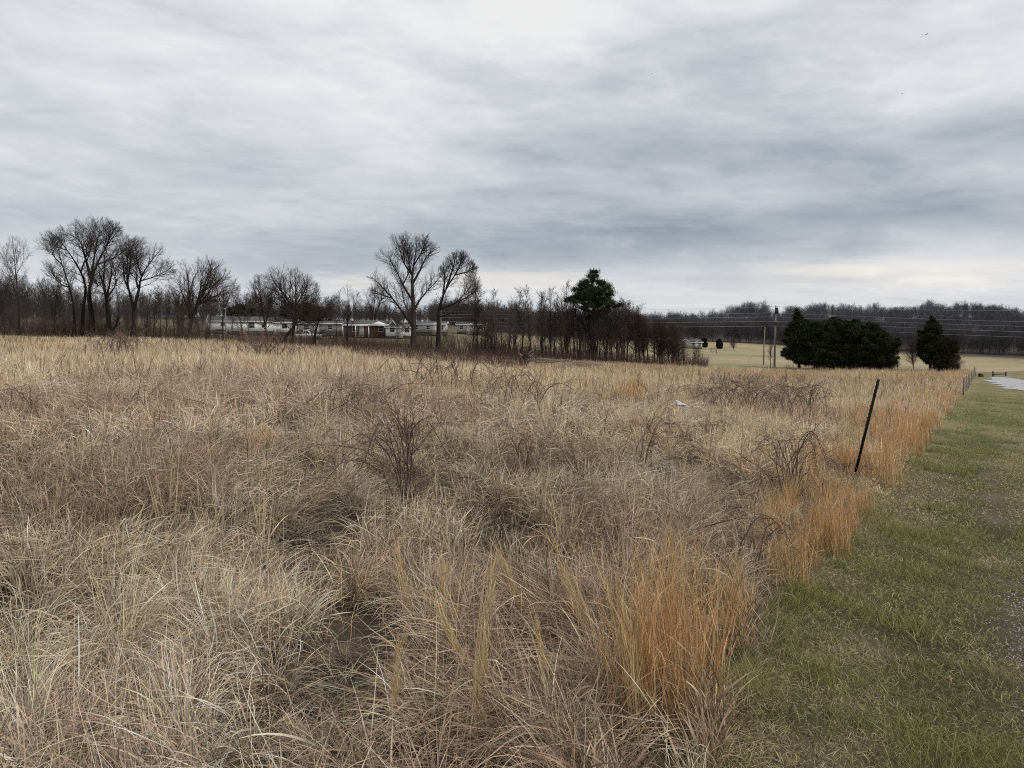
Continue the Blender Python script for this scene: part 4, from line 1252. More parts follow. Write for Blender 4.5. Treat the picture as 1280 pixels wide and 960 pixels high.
def far_tree(rng, H, m1, m2, m3, spread, t0, r0, tw):
    z = np.linspace(-0.5, H * 0.92, 6)
    P = np.stack([np.cumsum(rng.normal(0, 0.15, 6)), np.cumsum(rng.normal(0, 0.15, 6)), z], 1)[None]
    R = np.linspace(r0, 0.04, 6)[None]
    P1, R1 = grow(rng, P, R, m1, t0, 1.0, (0.4, 0.95), (0.6, 1.1), 0.6, 4, 0.16, 0.12, 0.4, None, 0.55, tw * 1.5, Lref=spread)
    P2, R2 = grow(rng, P1, R1, m2, 0.15, 1.0, (0.4, 0.95), (0.4, 0.75), 0.7, 2, 0.1, 0.15, 0.5, None, 0.4, tw)
    parts = [tube_batch(P, R, 4), ribbons(rng, P1, R1), ribbons(rng, P2, R2)]
    if m3:
        P3, R3 = grow(rng, P2, R2, m3, 0.15, 1.0, (0.4, 0.95), (0.45, 0.8), 0.8, 2, 0.1, 0.15, 0.6, None, 0.4, tw * 0.8)
        parts.append(ribbons(rng, P3, R3))
    Vs, Fs, o = [], [], 0
    for V, F in parts:
        Vs.append(V); Fs.append(F + o); o += len(V)
    return np.concatenate(Vs), np.concatenate(Fs)


def wood(name, label, x, y, H, variants, rng, colf):
    Vs, Fs, Cs, o = [], [], [], 0
    z = terrain(x, y)
    k = rng.integers(0, len(variants), len(x)); a = rng.uniform(0, 2 * PI, len(x)); s = H
    col = colf(x, y, len(x))
    for j in range(len(x)):
        V, F, H0 = variants[k[j]]
        sc = s[j] / H0; ca, sa = math.cos(a[j]) * sc, math.sin(a[j]) * sc
        W = np.stack([V[:, 0] * ca - V[:, 1] * sa + x[j], V[:, 0] * sa + V[:, 1] * ca + y[j], V[:, 2] * sc + z[j]], 1)
        Vs.append(W.astype(np.float32)); Fs.append((F + o).astype(np.int32)); Cs.append(np.broadcast_to(col[j], W.shape).astype(np.float32)); o += len(W)
    ob = link(name, np_mesh(name, np.concatenate(Vs), [np.concatenate(Fs)], np.concatenate(Cs), True), M['wood'])
    return tag(ob, label, 'woods', kind='stuff')


def build_woods():
    rng = np.random.default_rng(91)
    vf = []; vr = []
    for i in range(6):
        H = 13.0; V, F = far_tree(rng, H, 24, 7, 2, 8.2, 0.10, 0.12, 0.036); vf.append((V, F, H))
    vm = []
    for i in range(6):
        H = 12.0; V, F = far_tree(rng, H, 26, 7, 4, 4.6, 0.08, 0.12, 0.017); vm.append((V, F, H))
    # right hand wooded hill
    n = 3600
    u = rng.uniform(540, 1560, n); front = np.interp(u, [540, 780, 900, 1000, 1120, 1280, 1560], [330, 312, 338, 348, 352, 357, 358])
    Y = front + (rng.random(n) ** 1.3) * (585 - front)
    edge = rng.random(n) < 0.22; Y[edge] = front[edge] + rng.uniform(0, 8, edge.sum())
    ridge = rng.random(n) < 0.30; Y[ridge] = rng.uniform(530, 640, ridge.sum())
    x = (u - 640) / FPX * Y
    H = rng.uniform(8.5, 12, n) * (0.50 + 0.95 * fbm(u / 34, Y / 80, 9, 3)) + 3 * np.exp(-((u - 940) / 26) ** 2) * ridge - 2.5 * np.exp(-((u - 830) / 60) ** 2) * ridge - 3 * np.exp(-((u - 974) / 8) ** 2) * ridge
    H = np.maximum(H, 4) * np.where(rng.random(n) < 0.30, 0.6, 1.0)
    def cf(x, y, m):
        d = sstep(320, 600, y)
        return lerp((0.088, 0.084, 0.090), (0.120, 0.124, 0.146), d) * rng.uniform(0.8, 1.15, (m, 1))  # distance haze painted in: trees turn paler and bluer farther back
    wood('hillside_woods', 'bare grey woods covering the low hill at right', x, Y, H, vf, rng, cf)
    # woods behind the houses and the left trees
    n = 1500
    u = rng.uniform(-420, 700, n); Y = rng.uniform(215, 300, n) * np.interp(u, [560, 620], [1, 1.12])
    x = (u - 640) / FPX * Y
    H = np.interp(u, [-420, 40, 90, 180, 300, 420, 440, 640], [13, 13, 9.5, 8.5, 8.5, 8.0, 6.5, 7]) * rng.uniform(0.75, 1.08, n)
    H = np.where(rng.random(n) < 0.45, H * rng.uniform(0.35, 0.6, n), H)
    n2 = 520
    u2 = rng.uniform(-300, 265, n2); Y2 = rng.uniform(122, 200, n2); gap = (np.abs(u2 - 145) < 9) | (np.abs(u2 - 205) < 16) | (np.abs(u2 - 45) < 10)
    u2, Y2 = u2[~gap], Y2[~gap]
    x = np.concatenate([x, (u2 - 640) / FPX * Y2]); Y = np.concatenate([Y, Y2]); H = np.concatenate([H, rng.uniform(1.6, 4.8, len(u2)) * np.where(u2 < 60, 1.3, 1.0)])
    def cm(x, y, m): return np.array((0.066, 0.057, 0.055)) * rng.uniform(0.75, 1.25, (m, 1))
    wood('back_woods', 'dark bare woods behind the houses and the left trees', x, Y, H, vm, rng, cm)
    # distant blue ridge on the left
    n = 900
    u = rng.uniform(-500, 760, n); Y = rng.uniform(800, 1100, n); x = (u - 640) / FPX * Y
    def cr(x, y, m): return np.array((0.10, 0.115, 0.145)) * rng.uniform(0.85, 1.15, (m, 1))  # blue-grey of the distant haze painted into the tree colour
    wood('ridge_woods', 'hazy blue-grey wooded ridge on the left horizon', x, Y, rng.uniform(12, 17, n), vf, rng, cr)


build_woods()


# ------------------------------------------------------------------ underbrush along the trees, weeds, brambles
def twig_patch(rng, x, y, H, r, per, col):
    """upright weed twigs with forked side twigs at points x, y"""
    n = len(x)
    P = np.stack([x, y, terrain(x, y) - 0.03], 1)
    L = H * rng.uniform(0.5, 1.1, n)
    k = 4; s = np.linspace(0, 1, k)
    a = rng.uniform(0, 2 * PI, n); lean = np.abs(rng.normal(0, 0.22, n)); cv = rng.normal(0, 0.15, n)
    ang = lean[:, None] + cv[:, None] * s
    Q = P[:, None] + np.stack([np.sin(ang) * np.sin(a)[:, None], np.sin(ang) * np.cos(a)[:, None], np.cos(ang)], -1) * (L[:, None] * s)[..., None]
    R = np.broadcast_to(np.linspace(1, 0.4, k), (n, k)) * (r * rng.uniform(0.7, 1.3, n))[:, None]
    P1, R1 = grow(rng, Q, R, per, 0.25, 1.0, (0.35, 0.9), (0.25, 0.5), 0.7, 3, 0.08, 0.1, 0.4, None, 0.4, 0)
    V0, F0 = tube_batch(Q, R, 3); V1, F1 = tube_batch(P1, R1, 3)
    c0 = np.repeat(col, k * 3, 0); c1 = np.repeat(np.repeat(col, per, 0), 9, 0)
    return np.vstack([V0, V1]), np.vstack([F0, F1 + len(V0)]), np.vstack([c0, c1])


def build_weeds():
    rng = np.random.default_rng(95); acc = Acc()
    red = np.array([(0.075, 0.048, 0.04), (0.095, 0.064, 0.05), (0.06, 0.042, 0.038)])
    def add(u0, u1, Y0, Y1, n, H, r, per=4):
        Y = rng.uniform(Y0, Y1, n); u = rng.uniform(u0, u1, n); x = (u - 640) / FPX * Y
        acc.add(*twig_patch(rng, x, Y, H, r, per, red[rng.integers(0, 3, n)] * rng.uniform(0.7, 1.25, (n, 1))))
    add(430, 660, 84, 100, 1300, 1.25, 0.020)
    add(440, 660, 62, 96, 2600, 0.95, 0.016)
    add(-60, 420, 70, 104, 900, 0.9, 0.016)
    add(270, 440, 88, 99, 380, 1.1, 0.018)
    add(600, 700, 98, 108, 500, 1.3, 0.022)
    add(300, 345, 74, 84, 60, 1.7, 0.018)
    add(585, 885, 107, 121, 2000, 1.6, 0.022)
    add(600, 790, 106, 124, 420, 3.6, 0.022, 6)
    add(-150, 262, 112, 128, 1500, 2.6, 0.026)
    add(430, 600, 100, 112, 500, 1.3, 0.02)
    add(255, 640, 100, 140, 1300, 1.7, 0.022)
    add(345, 470, 105, 145, 260, 2.8, 0.024)
    add(515, 640, 105, 150, 420, 2.8, 0.024)
    add(-80, 250, 106, 116, 900, 1.7, 0.024)
    add(40, 150, 104, 112, 420, 2.6, 0.026)
    add(880, 1010, 60, 78, 200, 0.9, 0.014)
    add(980, 1120, 104, 116, 260, 1.0, 0.020)
    o = acc.build('dead_weeds', M['weeds']); tag(o, 'reddish brown dead weeds along the far edge of the field under the trees', 'weeds', kind='stuff')
    acc = Acc()
    x, y = wedge(0.9, 6, 30, math.radians(-42), math.radians(36), rng)
    x2, y2 = wedge(0.22, 30, 85, math.radians(-42), math.radians(34), rng)
    x = np.concatenate([x, x2]); y = np.concatenate([y, y2])
    k = (x < xedge(y) - 0.5) & (fbm(x * 0.3, y * 0.2, 97) > 0.47); x, y = x[k], y[k]
    r = 0.0022 + 0.00022 * np.hypot(x, y)
    V = twig_patch(rng, x, y, np.minimum(0.75 + 0.006 * np.hypot(x, y), 1.2), r, 4, np.array((0.10, 0.075, 0.062)) * rng.uniform(0.6, 1.3, (len(x), 1)))
    acc.add(*V)
    # fine grey-brown haze of weed twigs in patches
    x, y = wedge(6.5, 5, 26, math.radians(-42), math.radians(36), rng)
    k = (x < xedge(y) - 0.5) & (fbm(x * 0.35, y * 0.25, 98) > 0.53); x, y = x[k], y[k]
    acc.add(*twig_patch(rng, x, y, 0.55, 0.0015 + 0.00016 * np.hypot(x, y), 5, np.array((0.17, 0.125, 0.098)) * rng.uniform(0.6, 1.2, (len(x), 1))))
    o = acc.build('weed_twigs', M['weeds']); tag(o, 'thin brown weed twigs poking through the dry field', 'weeds', kind='stuff')


build_weeds()


def bramble(label, g, H, W, seed, canes, arch=1.0, r=0.0045, side=7, name='bramble_bush', cat='bramble', group=None, lean=None, fine=True, matn='cane', spread=0.05):
    """arching thorny canes from one root"""
    rng = np.random.default_rng(seed)
    n = 9; s = np.linspace(0, 1, n)
    P = []
    for i in range(canes):
        a = rng.uniform(0, 2 * PI) if lean is None else lean + rng.normal(0, 0.35)
        rx = W * rng.uniform(0.35, 1.0); h = H * rng.uniform(0.6, 1.0)
        peak = rng.uniform(0.5, 0.85) if arch > 0.3 else 1.0
        q = np.zeros((n, 3)); o = rng.normal(0, spread * W, 2)
        reach = s ** (1.7 if arch > 0.3 else 1.2)
        q[:, 0] = o[0] + math.cos(a) * rx * reach; q[:, 1] = o[1] + math.sin(a) * rx * reach
        zz = np.sin(np.minimum(s / peak, 1.6) * PI / 2) if arch > 0.3 else s
        q[:, 2] = h * zz - 0.03
        q += np.cumsum(rng.normal(0, 0.018 * H, (n, 3)), 0); q[0, 2] = -0.04
        q[:, 2] = np.maximum(q[:, 2], -0.04)
        P.append(q)
    P = np.array(P); R = np.linspace(1, 0.4, n)[None] * (r * rng.uniform(0.7, 1.2, canes))[:, None]
    root = thing(name, label, cat, g, group=group)
    link('cane', tubes([(P, R)], 'cane', [5]), M[matn], root)
    P1, R1 = grow(rng, P, R, side, 0.2, 1.0, (0.5, 1.1), (0.15, 0.38), 0.6, 5, 0.06, 0.16, 0.4, None, 0.3, r * 0.25)
    parts = [(P1, R1)]
    if fine: parts.append(grow(rng, P1, R1, 4, 0.2, 1.0, (0.5, 1.1), (0.3, 0.55), 0.7, 3, 0.0, 0.2, 0.5, None, 0.3, r * 0.2))
    link('twig_sprays', tubes(parts, 'twig_sprays', [4, 3][:len(parts)]), M[matn], root)
    return root


def build_brambles():
    B = bramble
    B('large dark bramble with arching canes in the middle of the field', gp(512, 655), 1.02, 0.90, 1, 17, r=0.0055, side=8)
    B('wide brown bramble thicket at right with dense arching stems', gp(938, 522), 1.1, 1.9, 2, 46, r=0.0085, side=7, matn='brown', spread=0.4)
    B('brown upright stems filling the left of the wide thicket', gp(905, 518), 1.1, 1.0, 52, 26, 0.1, r=0.008, side=6, matn='brown', spread=0.4)
    B('brown upright stems filling the right of the wide thicket', gp(975, 520), 1.1, 1.1, 53, 26, 0.1, r=0.008, side=6, matn='brown', spread=0.4)
    B('bramble with arching canes left of the leaning post', gp(985, 640), 0.85, 0.75, 3, 12, r=0.006, side=8)
    B('bramble at the edge of the path, one long cane bending right', gp(930, 742), 0.55, 0.75, 4, 4, r=0.0045, side=4, lean=0.5)
    B('sparse bramble reaching towards the white litter', gp(800, 600), 0.75, 0.9, 5, 7, r=0.006, side=5, lean=0.6)
    B('thin dark stems left of the sparse bramble', gp(738, 640), 0.7, 0.35, 6, 6, 0.1, r=0.0045, side=5)
    B('bramble climbing round the foot of the leaning post', gp(1058, 622), 0.55, 0.5, 7, 8, r=0.0055, side=5)
    B('dark dead stem with crooked forks beside the fence line', gp(1036, 660), 0.5, 0.18, 8, 4, 0.1, r=0.008, side=3, fine=False)
    B('low bramble in the right of the field before the thicket', gp(880, 560), 0.5, 0.8, 9, 9, r=0.006, side=6)
    B('bramble on the far right of the thicket', gp(1010, 520), 1.0, 1.0, 10, 14, r=0.009, side=6)
    B('brown bramble low in the field under the brush pile', gp(640, 520), 0.9, 1.1, 11, 14, r=0.009, side=7, matn='brown', spread=0.4)
    B('dark bramble near the left edge of the field', gp(22, 530), 0.6, 0.6, 12, 10, r=0.008, side=6, matn='brown', spread=0.4)
    B('brown bramble in the far left of the field', gp(150, 450), 1.5, 1.3, 13, 20, r=0.02, side=6, matn='brown', spread=0.4)
    B('twiggy brown bush in front of the white house', gp(330, 455), 1.9, 1.4, 14, 34, 0.1, r=0.02, side=7, matn='brown', spread=0.4)
    B('brown bramble behind the middle of the field', gp(560, 490), 0.9, 1.2, 15, 14, r=0.012, side=7, matn='brown', spread=0.4)
    B('dense small bramble left of the large dark one', gp(440, 525), 0.6, 0.9, 16, 16, r=0.008, side=8, matn='brown', spread=0.4)
    B('low dark bramble tangle right of the large dark one', gp(655, 600), 0.55, 0.5, 17, 8, r=0.006, side=6)
    S = lambda lab, u, v, H, lean, sd, r=0.004, n=2: bramble(lab, gp(u, v), H, H * 0.22, sd, n, 0.05, r, 5, 'weed_stalk', 'weed stalk', None, lean, False, 'stalk')
    S('forked dark stalk right of the large bramble', 620, 690, 0.55, 0.3, 31, 0.005, 3)
    S('bent dark stalk, nearest to the left edge', 84, 712, 0.42, 0.5, 32)
    S('curved dark stalk bending right in the left of the field', 122, 690, 0.42, 0.2, 33, 0.0045)
    S('short dark stalk in the left foreground', 178, 742, 0.34, 2.4, 34)
    S('tall thin dark stalk in the left foreground', 247, 815, 0.50, 1.8, 35, 0.004, 3)
    S('slanting dark stalk in the bottom left corner of the field', 340, 945, 0.42, 2.6, 36, 0.0035)
    S('slanting dark cane at the bottom of the field, right of the plumes', 487, 958, 0.42, 0.7, 37, 0.0045, 1)
    S('thin stalk behind the pale plumes', 690, 790, 0.62, 1.9, 38)
    S('dark stalk among the pale plumes', 604, 890, 0.75, 1.4, 39, 0.0035)
    S('dark stalk in the middle left of the field', 300, 700, 0.5, 0.9, 40, 0.0045)
    S('dark stalk left of the golden clump', 760, 725, 0.5, 2.0, 41, 0.0045, 3)
    S('dark thin stalk in front of the large bramble', 482, 700, 0.6, 1.2, 42, 0.004)


build_brambles()


def build_clumps():
    rng = np.random.default_rng(121)
    G = 'golden clumps of tall grass beside the path'
    def clump(lab, u, v, H, rad, n, w, pal, name='grass_clump', cat='grass clump', group=G, rx=None, wind=0.13):
        g = gp(u, v)
        a = upright_mesh(rng, n, rad, H, pal, w, 6, 1.2, rx, wind)
        o = a.build(name, M['blade']); o.location = [float(c) for c in g]
        tag(o, lab, cat, group)
    clump('big golden clump of tall grass in the foreground beside the path', 834, 915, 0.98, 0.17, 300, 0.0032, GOLD, rx=1.15)
    clump('golden clump just right of the big foreground one', 884, 885, 0.84, 0.09, 70, 0.0036, GOLD)
    clump('tawny clump just left of the big foreground one', 788, 925, 0.80, 0.10, 80, 0.0036, GOLD)
    clump('sparse golden clump behind the big foreground one', 915, 812, 0.62, 0.13, 80, 0.0036, GOLD)
    clump('golden clump by the path halfway to the leaning post', 985, 742, 0.60, 0.16, 120, 0.0040, GOLD)
    clump('golden clump by the path just before the leaning post', 1035, 690, 0.62, 0.20, 140, 0.0044, GOLD)
    clump('bright orange clump at the right foot of the leaning post', 1108, 597, 0.78, 0.22, 150, 0.005, GOLD)
    clump('bright orange clump beyond the leaning post', 1128, 570, 0.85, 0.40, 220, 0.008, GOLD)
    clump('isolated orange clump in the field behind the sparse bramble', 788, 512, 0.95, 0.35, 110, 0.013, GOLD, group=None)
    clump('orange tuft on the left side of the field', 330, 575, 0.6, 0.16, 40, 0.007, GOLD, group=None)
    GP = 'pale plumes of tall grass in the foreground'
    def plume(lab, u, v, H, lean, az, n=14):
        g = gp(u, v); acc = Acc()
        P = rng.normal(0, 0.012, (n, 3)); P[:, 2] = -0.02
        col = np.array([(0.60, 0.45, 0.25), (0.56, 0.40, 0.21), (0.62, 0.50, 0.30)])[rng.integers(0, 3, n)] * rng.uniform(0.8, 1.1, (n, 1))
        acc.add(*blades(P, np.full(n, az) + rng.normal(0, 0.12, n), np.full(n, lean) + rng.normal(0, 0.025, n), rng.normal(0.10, 0.06, n), H * rng.uniform(0.7, 1.02, n), rng.uniform(0.003, 0.0055, n), 7, col, rootdark=0.75, rng=rng))
        m = n * 4; s = rng.uniform(0.35, 0.95, m)
        D = np.array([math.sin(lean + 0.05) * math.sin(az), math.sin(lean + 0.05) * math.cos(az), math.cos(lean + 0.05)])
        Q = D[None] * (H * s)[:, None] + rng.normal(0, 0.010, (m, 3))
        acc.add(*blades(Q, az + rng.normal(0, 1.0, m), lean + rng.uniform(-0.05, 0.30, m), rng.uniform(0, 0.5, m), rng.uniform(0.06, 0.16, m), rng.uniform(0.002, 0.004, m), 3, col[rng.integers(0, n, m)] * 1.05, rootdark=1.0))
        o = acc.build('grass_plume', M['blade']); o.location = [float(c) for c in g]
        tag(o, lab, 'grass plume', GP)
    plume('pale plume standing highest and leftmost of the upright plumes', 515, 800, 0.56, 0.09, -1.5)
    plume('short pale plume at the bottom of the field', 488, 930, 0.42, 0.05, 1.2)
    plume('thin pale plume right of the highest one', 548, 790, 0.34, 0.05, 1.5)
    plume('long pale plume in front of the dark stalk', 592, 958, 0.80, 0.04, 1.6, 20)
    plume('pale plume leaning left, behind the long one', 665, 800, 0.52, 0.30, -1.5)
    plume('pale plume leaning left, beside the big golden clump', 760, 845, 0.72, 0.35, -1.5, 18)
    plume('bent pale plume with one broad folded blade', 705, 935, 0.60, 0.18, -1.5)
    plume('pale plume leaning over left of the bent one', 612, 890, 0.55, 0.42, -1.5)
    plume('upright plume rising from the front of the big golden clump', 800, 958, 0.62, 0.06, -1.0, 16)
    plume('bright upright plume on the left edge of the big golden clump', 782, 930, 0.80, 0.07, 1.4, 16)


build_clumps()
# ------------------------------------------------------------------ posts, poles, lines
def tpost():
    b = gp(1064, 607); top = pt(1097, 474, b[1] + 0.15)
    t = thing('fence_post', 'dark leaning steel T-post beside the mown path', 'fence post', b)
    d = top - b; L = np.linalg.norm(d)
    q = Vector(d).to_track_quat('Z', 'X')
    m = MB()
    m.box(-0.019, 0.019, -0.003, 0.003, -0.25, L)               # face of the T
    m.box(-0.003, 0.003, 0.003, 0.030, -0.25, L)              # web
    for z in np.arange(0.12, L - 0.04, 0.055): m.box(-0.009, 0.009, -0.0095, -0.003, z, z + 0.013)   # studs
    o = m.build('post', M['tpost'], t); o.rotation_mode = 'QUATERNION'; o.rotation_quaternion = q @ Matrix.Rotation(0.9, 3, 'Z').to_quaternion()
    m = MB(); m.box(-0.024, 0.024, -0.0105, -0.004, L * 0.30, L * 0.30 + 0.010); m.tube([(-0.022, -0.012, L * 0.3), (-0.03, 0.0, L * 0.31), (-0.01, 0.02, L * 0.30), (0.02, 0.012, L * 0.29), (0.024, -0.01, L * 0.3)], 0.0018, 5)
    o2 = m.build('wire_clip', M['rust'], t); o2.rotation_mode = 'QUATERNION'; o2.rotation_quaternion = o.rotation_quaternion


tpost()


def far_fence():
    us = [(1204, 472, 494.5), (1207.5, 470, 489), (1210, 468, 485), (1212, 466, 481.5), (1214, 464.5, 478), (1216, 462, 474.5), (1217.5, 458.5, 472.5), (1219.5, 460.5, 470.5)]
    f = thing('wire_fence', 'row of grey posts strung with wire beside the path', 'fence', gp(us[0][0], us[0][2]))
    o0 = np.array(f.location)
    tops, bases = [], []
    for i, (u, vt, vb) in enumerate(us):
        b = gp(u, vb); h = pt(u, vt, b[1])[2] - b[2]; h = min(max(h, 1.05), 1.9)
        r = 0.042 if i else 0.05
        m = MB(); p = b - o0
        m.tube([p + (0, 0, -0.3), p + (0.005, 0, h * 0.5), p + (0.01, 0, h - 0.02), p + (0.01, 0, h)], [r, r, r * 0.95, r * 0.7], 8)
        m.build('post', M['pole'], f); bases.append(p); tops.append(h)
    for z in (0.35, 0.65, 0.95):
        m = MB()
        pts = []
        for i in range(len(bases) - 1):
            for s in np.linspace(0, 1, 5)[:-1]:
                q = bases[i] * (1 - s) + bases[i + 1] * s; q = q + (0.045, 0, z - 0.05 * math.sin(s * PI)); pts.append(q)
        pts.append(bases[-1] + np.array((0.045, 0, z)))
        m.tube(pts, 0.004, 5); m.build('wire', M['galv'], f)


far_fence()


def gate():
    a = gp(1241, 471.0); b = np.array([lx(1260, a[1], a[2]), a[1] + 0.4, 0]); b[2] = gz(b[0], b[1])
    t = thing('low_barrier', 'dark low rail on two posts across the end of the drive', 'barrier', a)
    p = b - a
    for q, h in ((np.zeros(3), 0.60), (p, 0.48)):
        m = MB(); m.tube([q + (0, 0, -0.2), q + (0, 0, h), q + (0, 0, h + 0.03)], [0.075, 0.075, 0.05], 8); m.build('post', M['darkmetal'], t)
    m = MB(); m.tube([(0, -0.09, 0.27), p + (0, -0.09, 0.27)], 0.055, 8); m.build('rail', M['darkmetal'], t)
    g = gp(1228.5, 471.5)
    m = MB(); m.tube([(0, 0, -0.2), (0, 0, 0.34), (0, 0, 0.36)], [0.06, 0.06, 0.04], 8)
    o = m.build('stub_post', M['darkmetal'], None, g); tag(o, 'short dark stub post between the round bin and the low rail', 'post')
    g = gp(1225, 471)
    t = thing('barrel', 'small dark barrel beside the last fence post', 'barrel', g)
    m = MB(); m.tube([(0, 0, 0), (0, 0, 0.03), (0, 0, 0.2), (0, 0, 0.37), (0, 0, 0.40)], [0.17, 0.19, 0.205, 0.19, 0.17], 16); m.build('drum', M['darkmetal'], t)
    for z in (0.11, 0.29):
        m = MB(); m.tube([(0, 0, z), (0, 0, z + 0.02)], 0.212, 16); m.build('hoop', M['rust'], t)
    # two-post feeder in the pasture
    g = on(892, 205)
    t = thing('feed_rack', 'tiny dark wooden rack in the pasture beyond the field', 'rack', g)
    for x in (-0.75, 0.75):
        m = MB(); m.box(x - 0.09, x + 0.09, -0.09, 0.09, -0.1, 1.25); m.build('leg', M['deadwood'], t)
    m = MB(); m.box(-0.95, 0.95, -0.3, 0.3, 1.253, 1.33); m.box(-0.66, 0.66, -0.05, 0.05, 0.5, 0.6); m.build('top', M['deadwood'], t)


gate()


def utility():
    b = on(968, 121); H = pt(968, 383, 121)[2] - b[2]
    t = thing('utility_pole', 'tall wooden utility pole with transformer left of the cedars', 'utility pole', b)
    m = MB(); m.tube([(0, 0, -0.5), (0, 0, 0.5), (0, 0, H * 0.5), (0, 0, H)], [0.17, 0.165, 0.145, 0.115], 12); m.build('pole', M['pole'], t)
    m = MB(); m.tube([(0.0, -0.38, H - 1.25), (0, -0.38, H - 1.2), (0, -0.38, H - 0.30), (0, -0.38, H - 0.25)], [0.22, 0.26, 0.26, 0.22], 14); tr = m.build('transformer', M['darkmetal'], t)
    m = MB()
    for x in (-0.1, 0.1): m.tube([(x, -0.38, H - 0.25), (x, -0.38, H - 0.15), (x, -0.38, H - 0.05), (x, -0.38, H + 0.03)], [0.05, 0.035, 0.05, 0.02], 8)
    m.build('bushing', M['darkmetal'], tr)
    m = MB(); m.box(-0.40, 0.40, -0.235, -0.145, H - 2.55, H - 2.43); m.build('crossarm', M['pole'], t)
    for x in (-0.34, 0.34):
        m = MB(); m.tube([(x, -0.19, H - 2.43), (x, -0.19, H - 2.37), (x, -0.19, H - 2.28), (x, -0.19, H - 2.2)], [0.03, 0.07, 0.05, 0.03], 8); m.build('insulator', M['darkmetal'], t)
    m = MB(); m.tube([(0, 0, H), (0, 0, H + 0.06), (0, 0, H + 0.14), (0, 0, H + 0.22)], [0.05, 0.08, 0.06, 0.03], 8); m.build('insulator', M['darkmetal'], t)
    m = MB(); m.box(-0.2, 0.2, -0.36, -0.14, H - 3.0, H - 2.6); m.build('cutout_box', M['darkmetal'], t)
    b2 = on(954.5, 128); H2 = pt(954.5, 409, 128)[2] - b2[2]
    t2 = thing('service_pole', 'shorter thin bare pole just left of the utility pole', 'pole', b2)
    m = MB(); m.tube([(0, 0, -0.4), (0, 0, H2 * 0.5), (0.08, 0, H2)], [0.11, 0.10, 0.085], 10); m.build('pole', M['pole'], t2)
    m = MB(); m.tube([(0.08, -0.09, H2 - 0.3), (0.08, -0.14, H2 - 0.3)], 0.05, 8); m.build('hook', M['darkmetal'], t2)
    # second utility pole hidden among the trunks at left carries the other end of the lines
    b3 = on(551, 122); t3 = thing('utility_pole', 'utility pole hidden behind the leaning bare tree in the middle', 'utility pole', b3); H3 = 8.4
    m = MB(); m.tube([(0, 0, -0.5), (0, 0, H3 * 0.5), (0, 0, H3)], [0.16, 0.14, 0.11], 12); m.build('pole', M['pole'], t3)
    G = 'power lines strung across the far side of the field'
    labs = ['top power line on the utility pole', 'second power line from the top', 'third power line from the top', 'fourth power line from the top', 'lowest power line, passing in front of the cedars']
    R = np.array(pt(1420, 0, 118))
    for i, (vl, vm, vr) in enumerate(((389, 383.5, 387), (393, 391, 402), (397, 396, 408), (402, 401.5, 415), (407, 407.5, 422))):
        ml = b + np.array((0, -0.24, pt(968, vm, 121)[2] - b[2])); ll = np.array([b3[0], b3[1] - 0.18, pt(551, vl, 122)[2]]); rr = pt(1480, vr + (vr - vm) * 0.35, 96)
        pts = []
        for A, Bq, sag in ((ll, ml, 0.35), (ml, rr, 0.45)):
            for s in np.linspace(0, 1, 24): 
                if len(pts) and s == 0: continue
                q = A * (1 - s) + Bq * s; q[2] -= sag * 4 * s * (1 - s) * 0.6; pts.append(q)
        m = MB(); m.tube(np.array(pts) - ml, 0.013 if i else 0.009, 5)
        o = m.build('power_line', M['wire'], None, ml); tag(o, labs[i], 'power line', G)
    # thin light pole by the white house
    b = on(283, 118); H = pt(283, 385, 118)[2] - b[2]
    t = thing('yard_pole', 'thin pale pole standing in front of the white house', 'pole', b)
    m = MB(); m.tube([(0, 0, -0.4), (0, 0, H * 0.5), (0, 0, H)], [0.085, 0.075, 0.06], 10); m.build('pole', M['galv'], t)
    m = MB(); m.tube([(0, -0.06, H - 0.15), (0, -0.35, H - 0.05), (0, -0.55, H - 0.05)], 0.025, 6); m.build('bracket', M['galv'], t)
    m = MB(); m.tube([(0, -0.55, H - 0.02), (0, -0.55, H - 0.12), (0, -0.55, H - 0.2)], [0.06, 0.11, 0.13], 10); m.build('lamp_head', M['galv'], t)


utility()


# ------------------------------------------------------------------ houses
def window(parent, x, y, z, w, h, n=-1, shutters=False):
    """window on a wall facing -y at (x, y)"""
    f = MB()
    t = 0.07
    f.box(x - w / 2 - t, x + w / 2 + t, y - 0.05, y - 0.003, z - t, z); f.box(x - w / 2 - t, x + w / 2 + t, y - 0.05, y - 0.003, z + h, z + h + t)
    f.box(x - w / 2 - t, x - w / 2, y - 0.05, y - 0.003, z + 0.001, z + h - 0.001); f.box(x + w / 2, x + w / 2 + t, y - 0.05, y - 0.003, z + 0.001, z + h - 0.001)
    f.box(x - w / 2 + 0.001, x + w / 2 - 0.001, y - 0.04, y - 0.012, z + h / 2 - 0.02, z + h / 2 + 0.02)
    win = f.build('window', M['trim'], parent)
    p = MB(); p.box(x - w / 2 + 0.002, x + w / 2 - 0.002, y - 0.010, y - 0.004, z + 0.002, z + h - 0.002); p.build('pane', M['glass'], win)
    if shutters:
        for s in (-1, 1):
            m = MB(); c = x + s * (w / 2 + t + 0.16); m.box(c - 0.14, c + 0.14, y - 0.035, y - 0.003, z - 0.04, z + h + 0.04); m.build('shutter', M['shutter'], win)


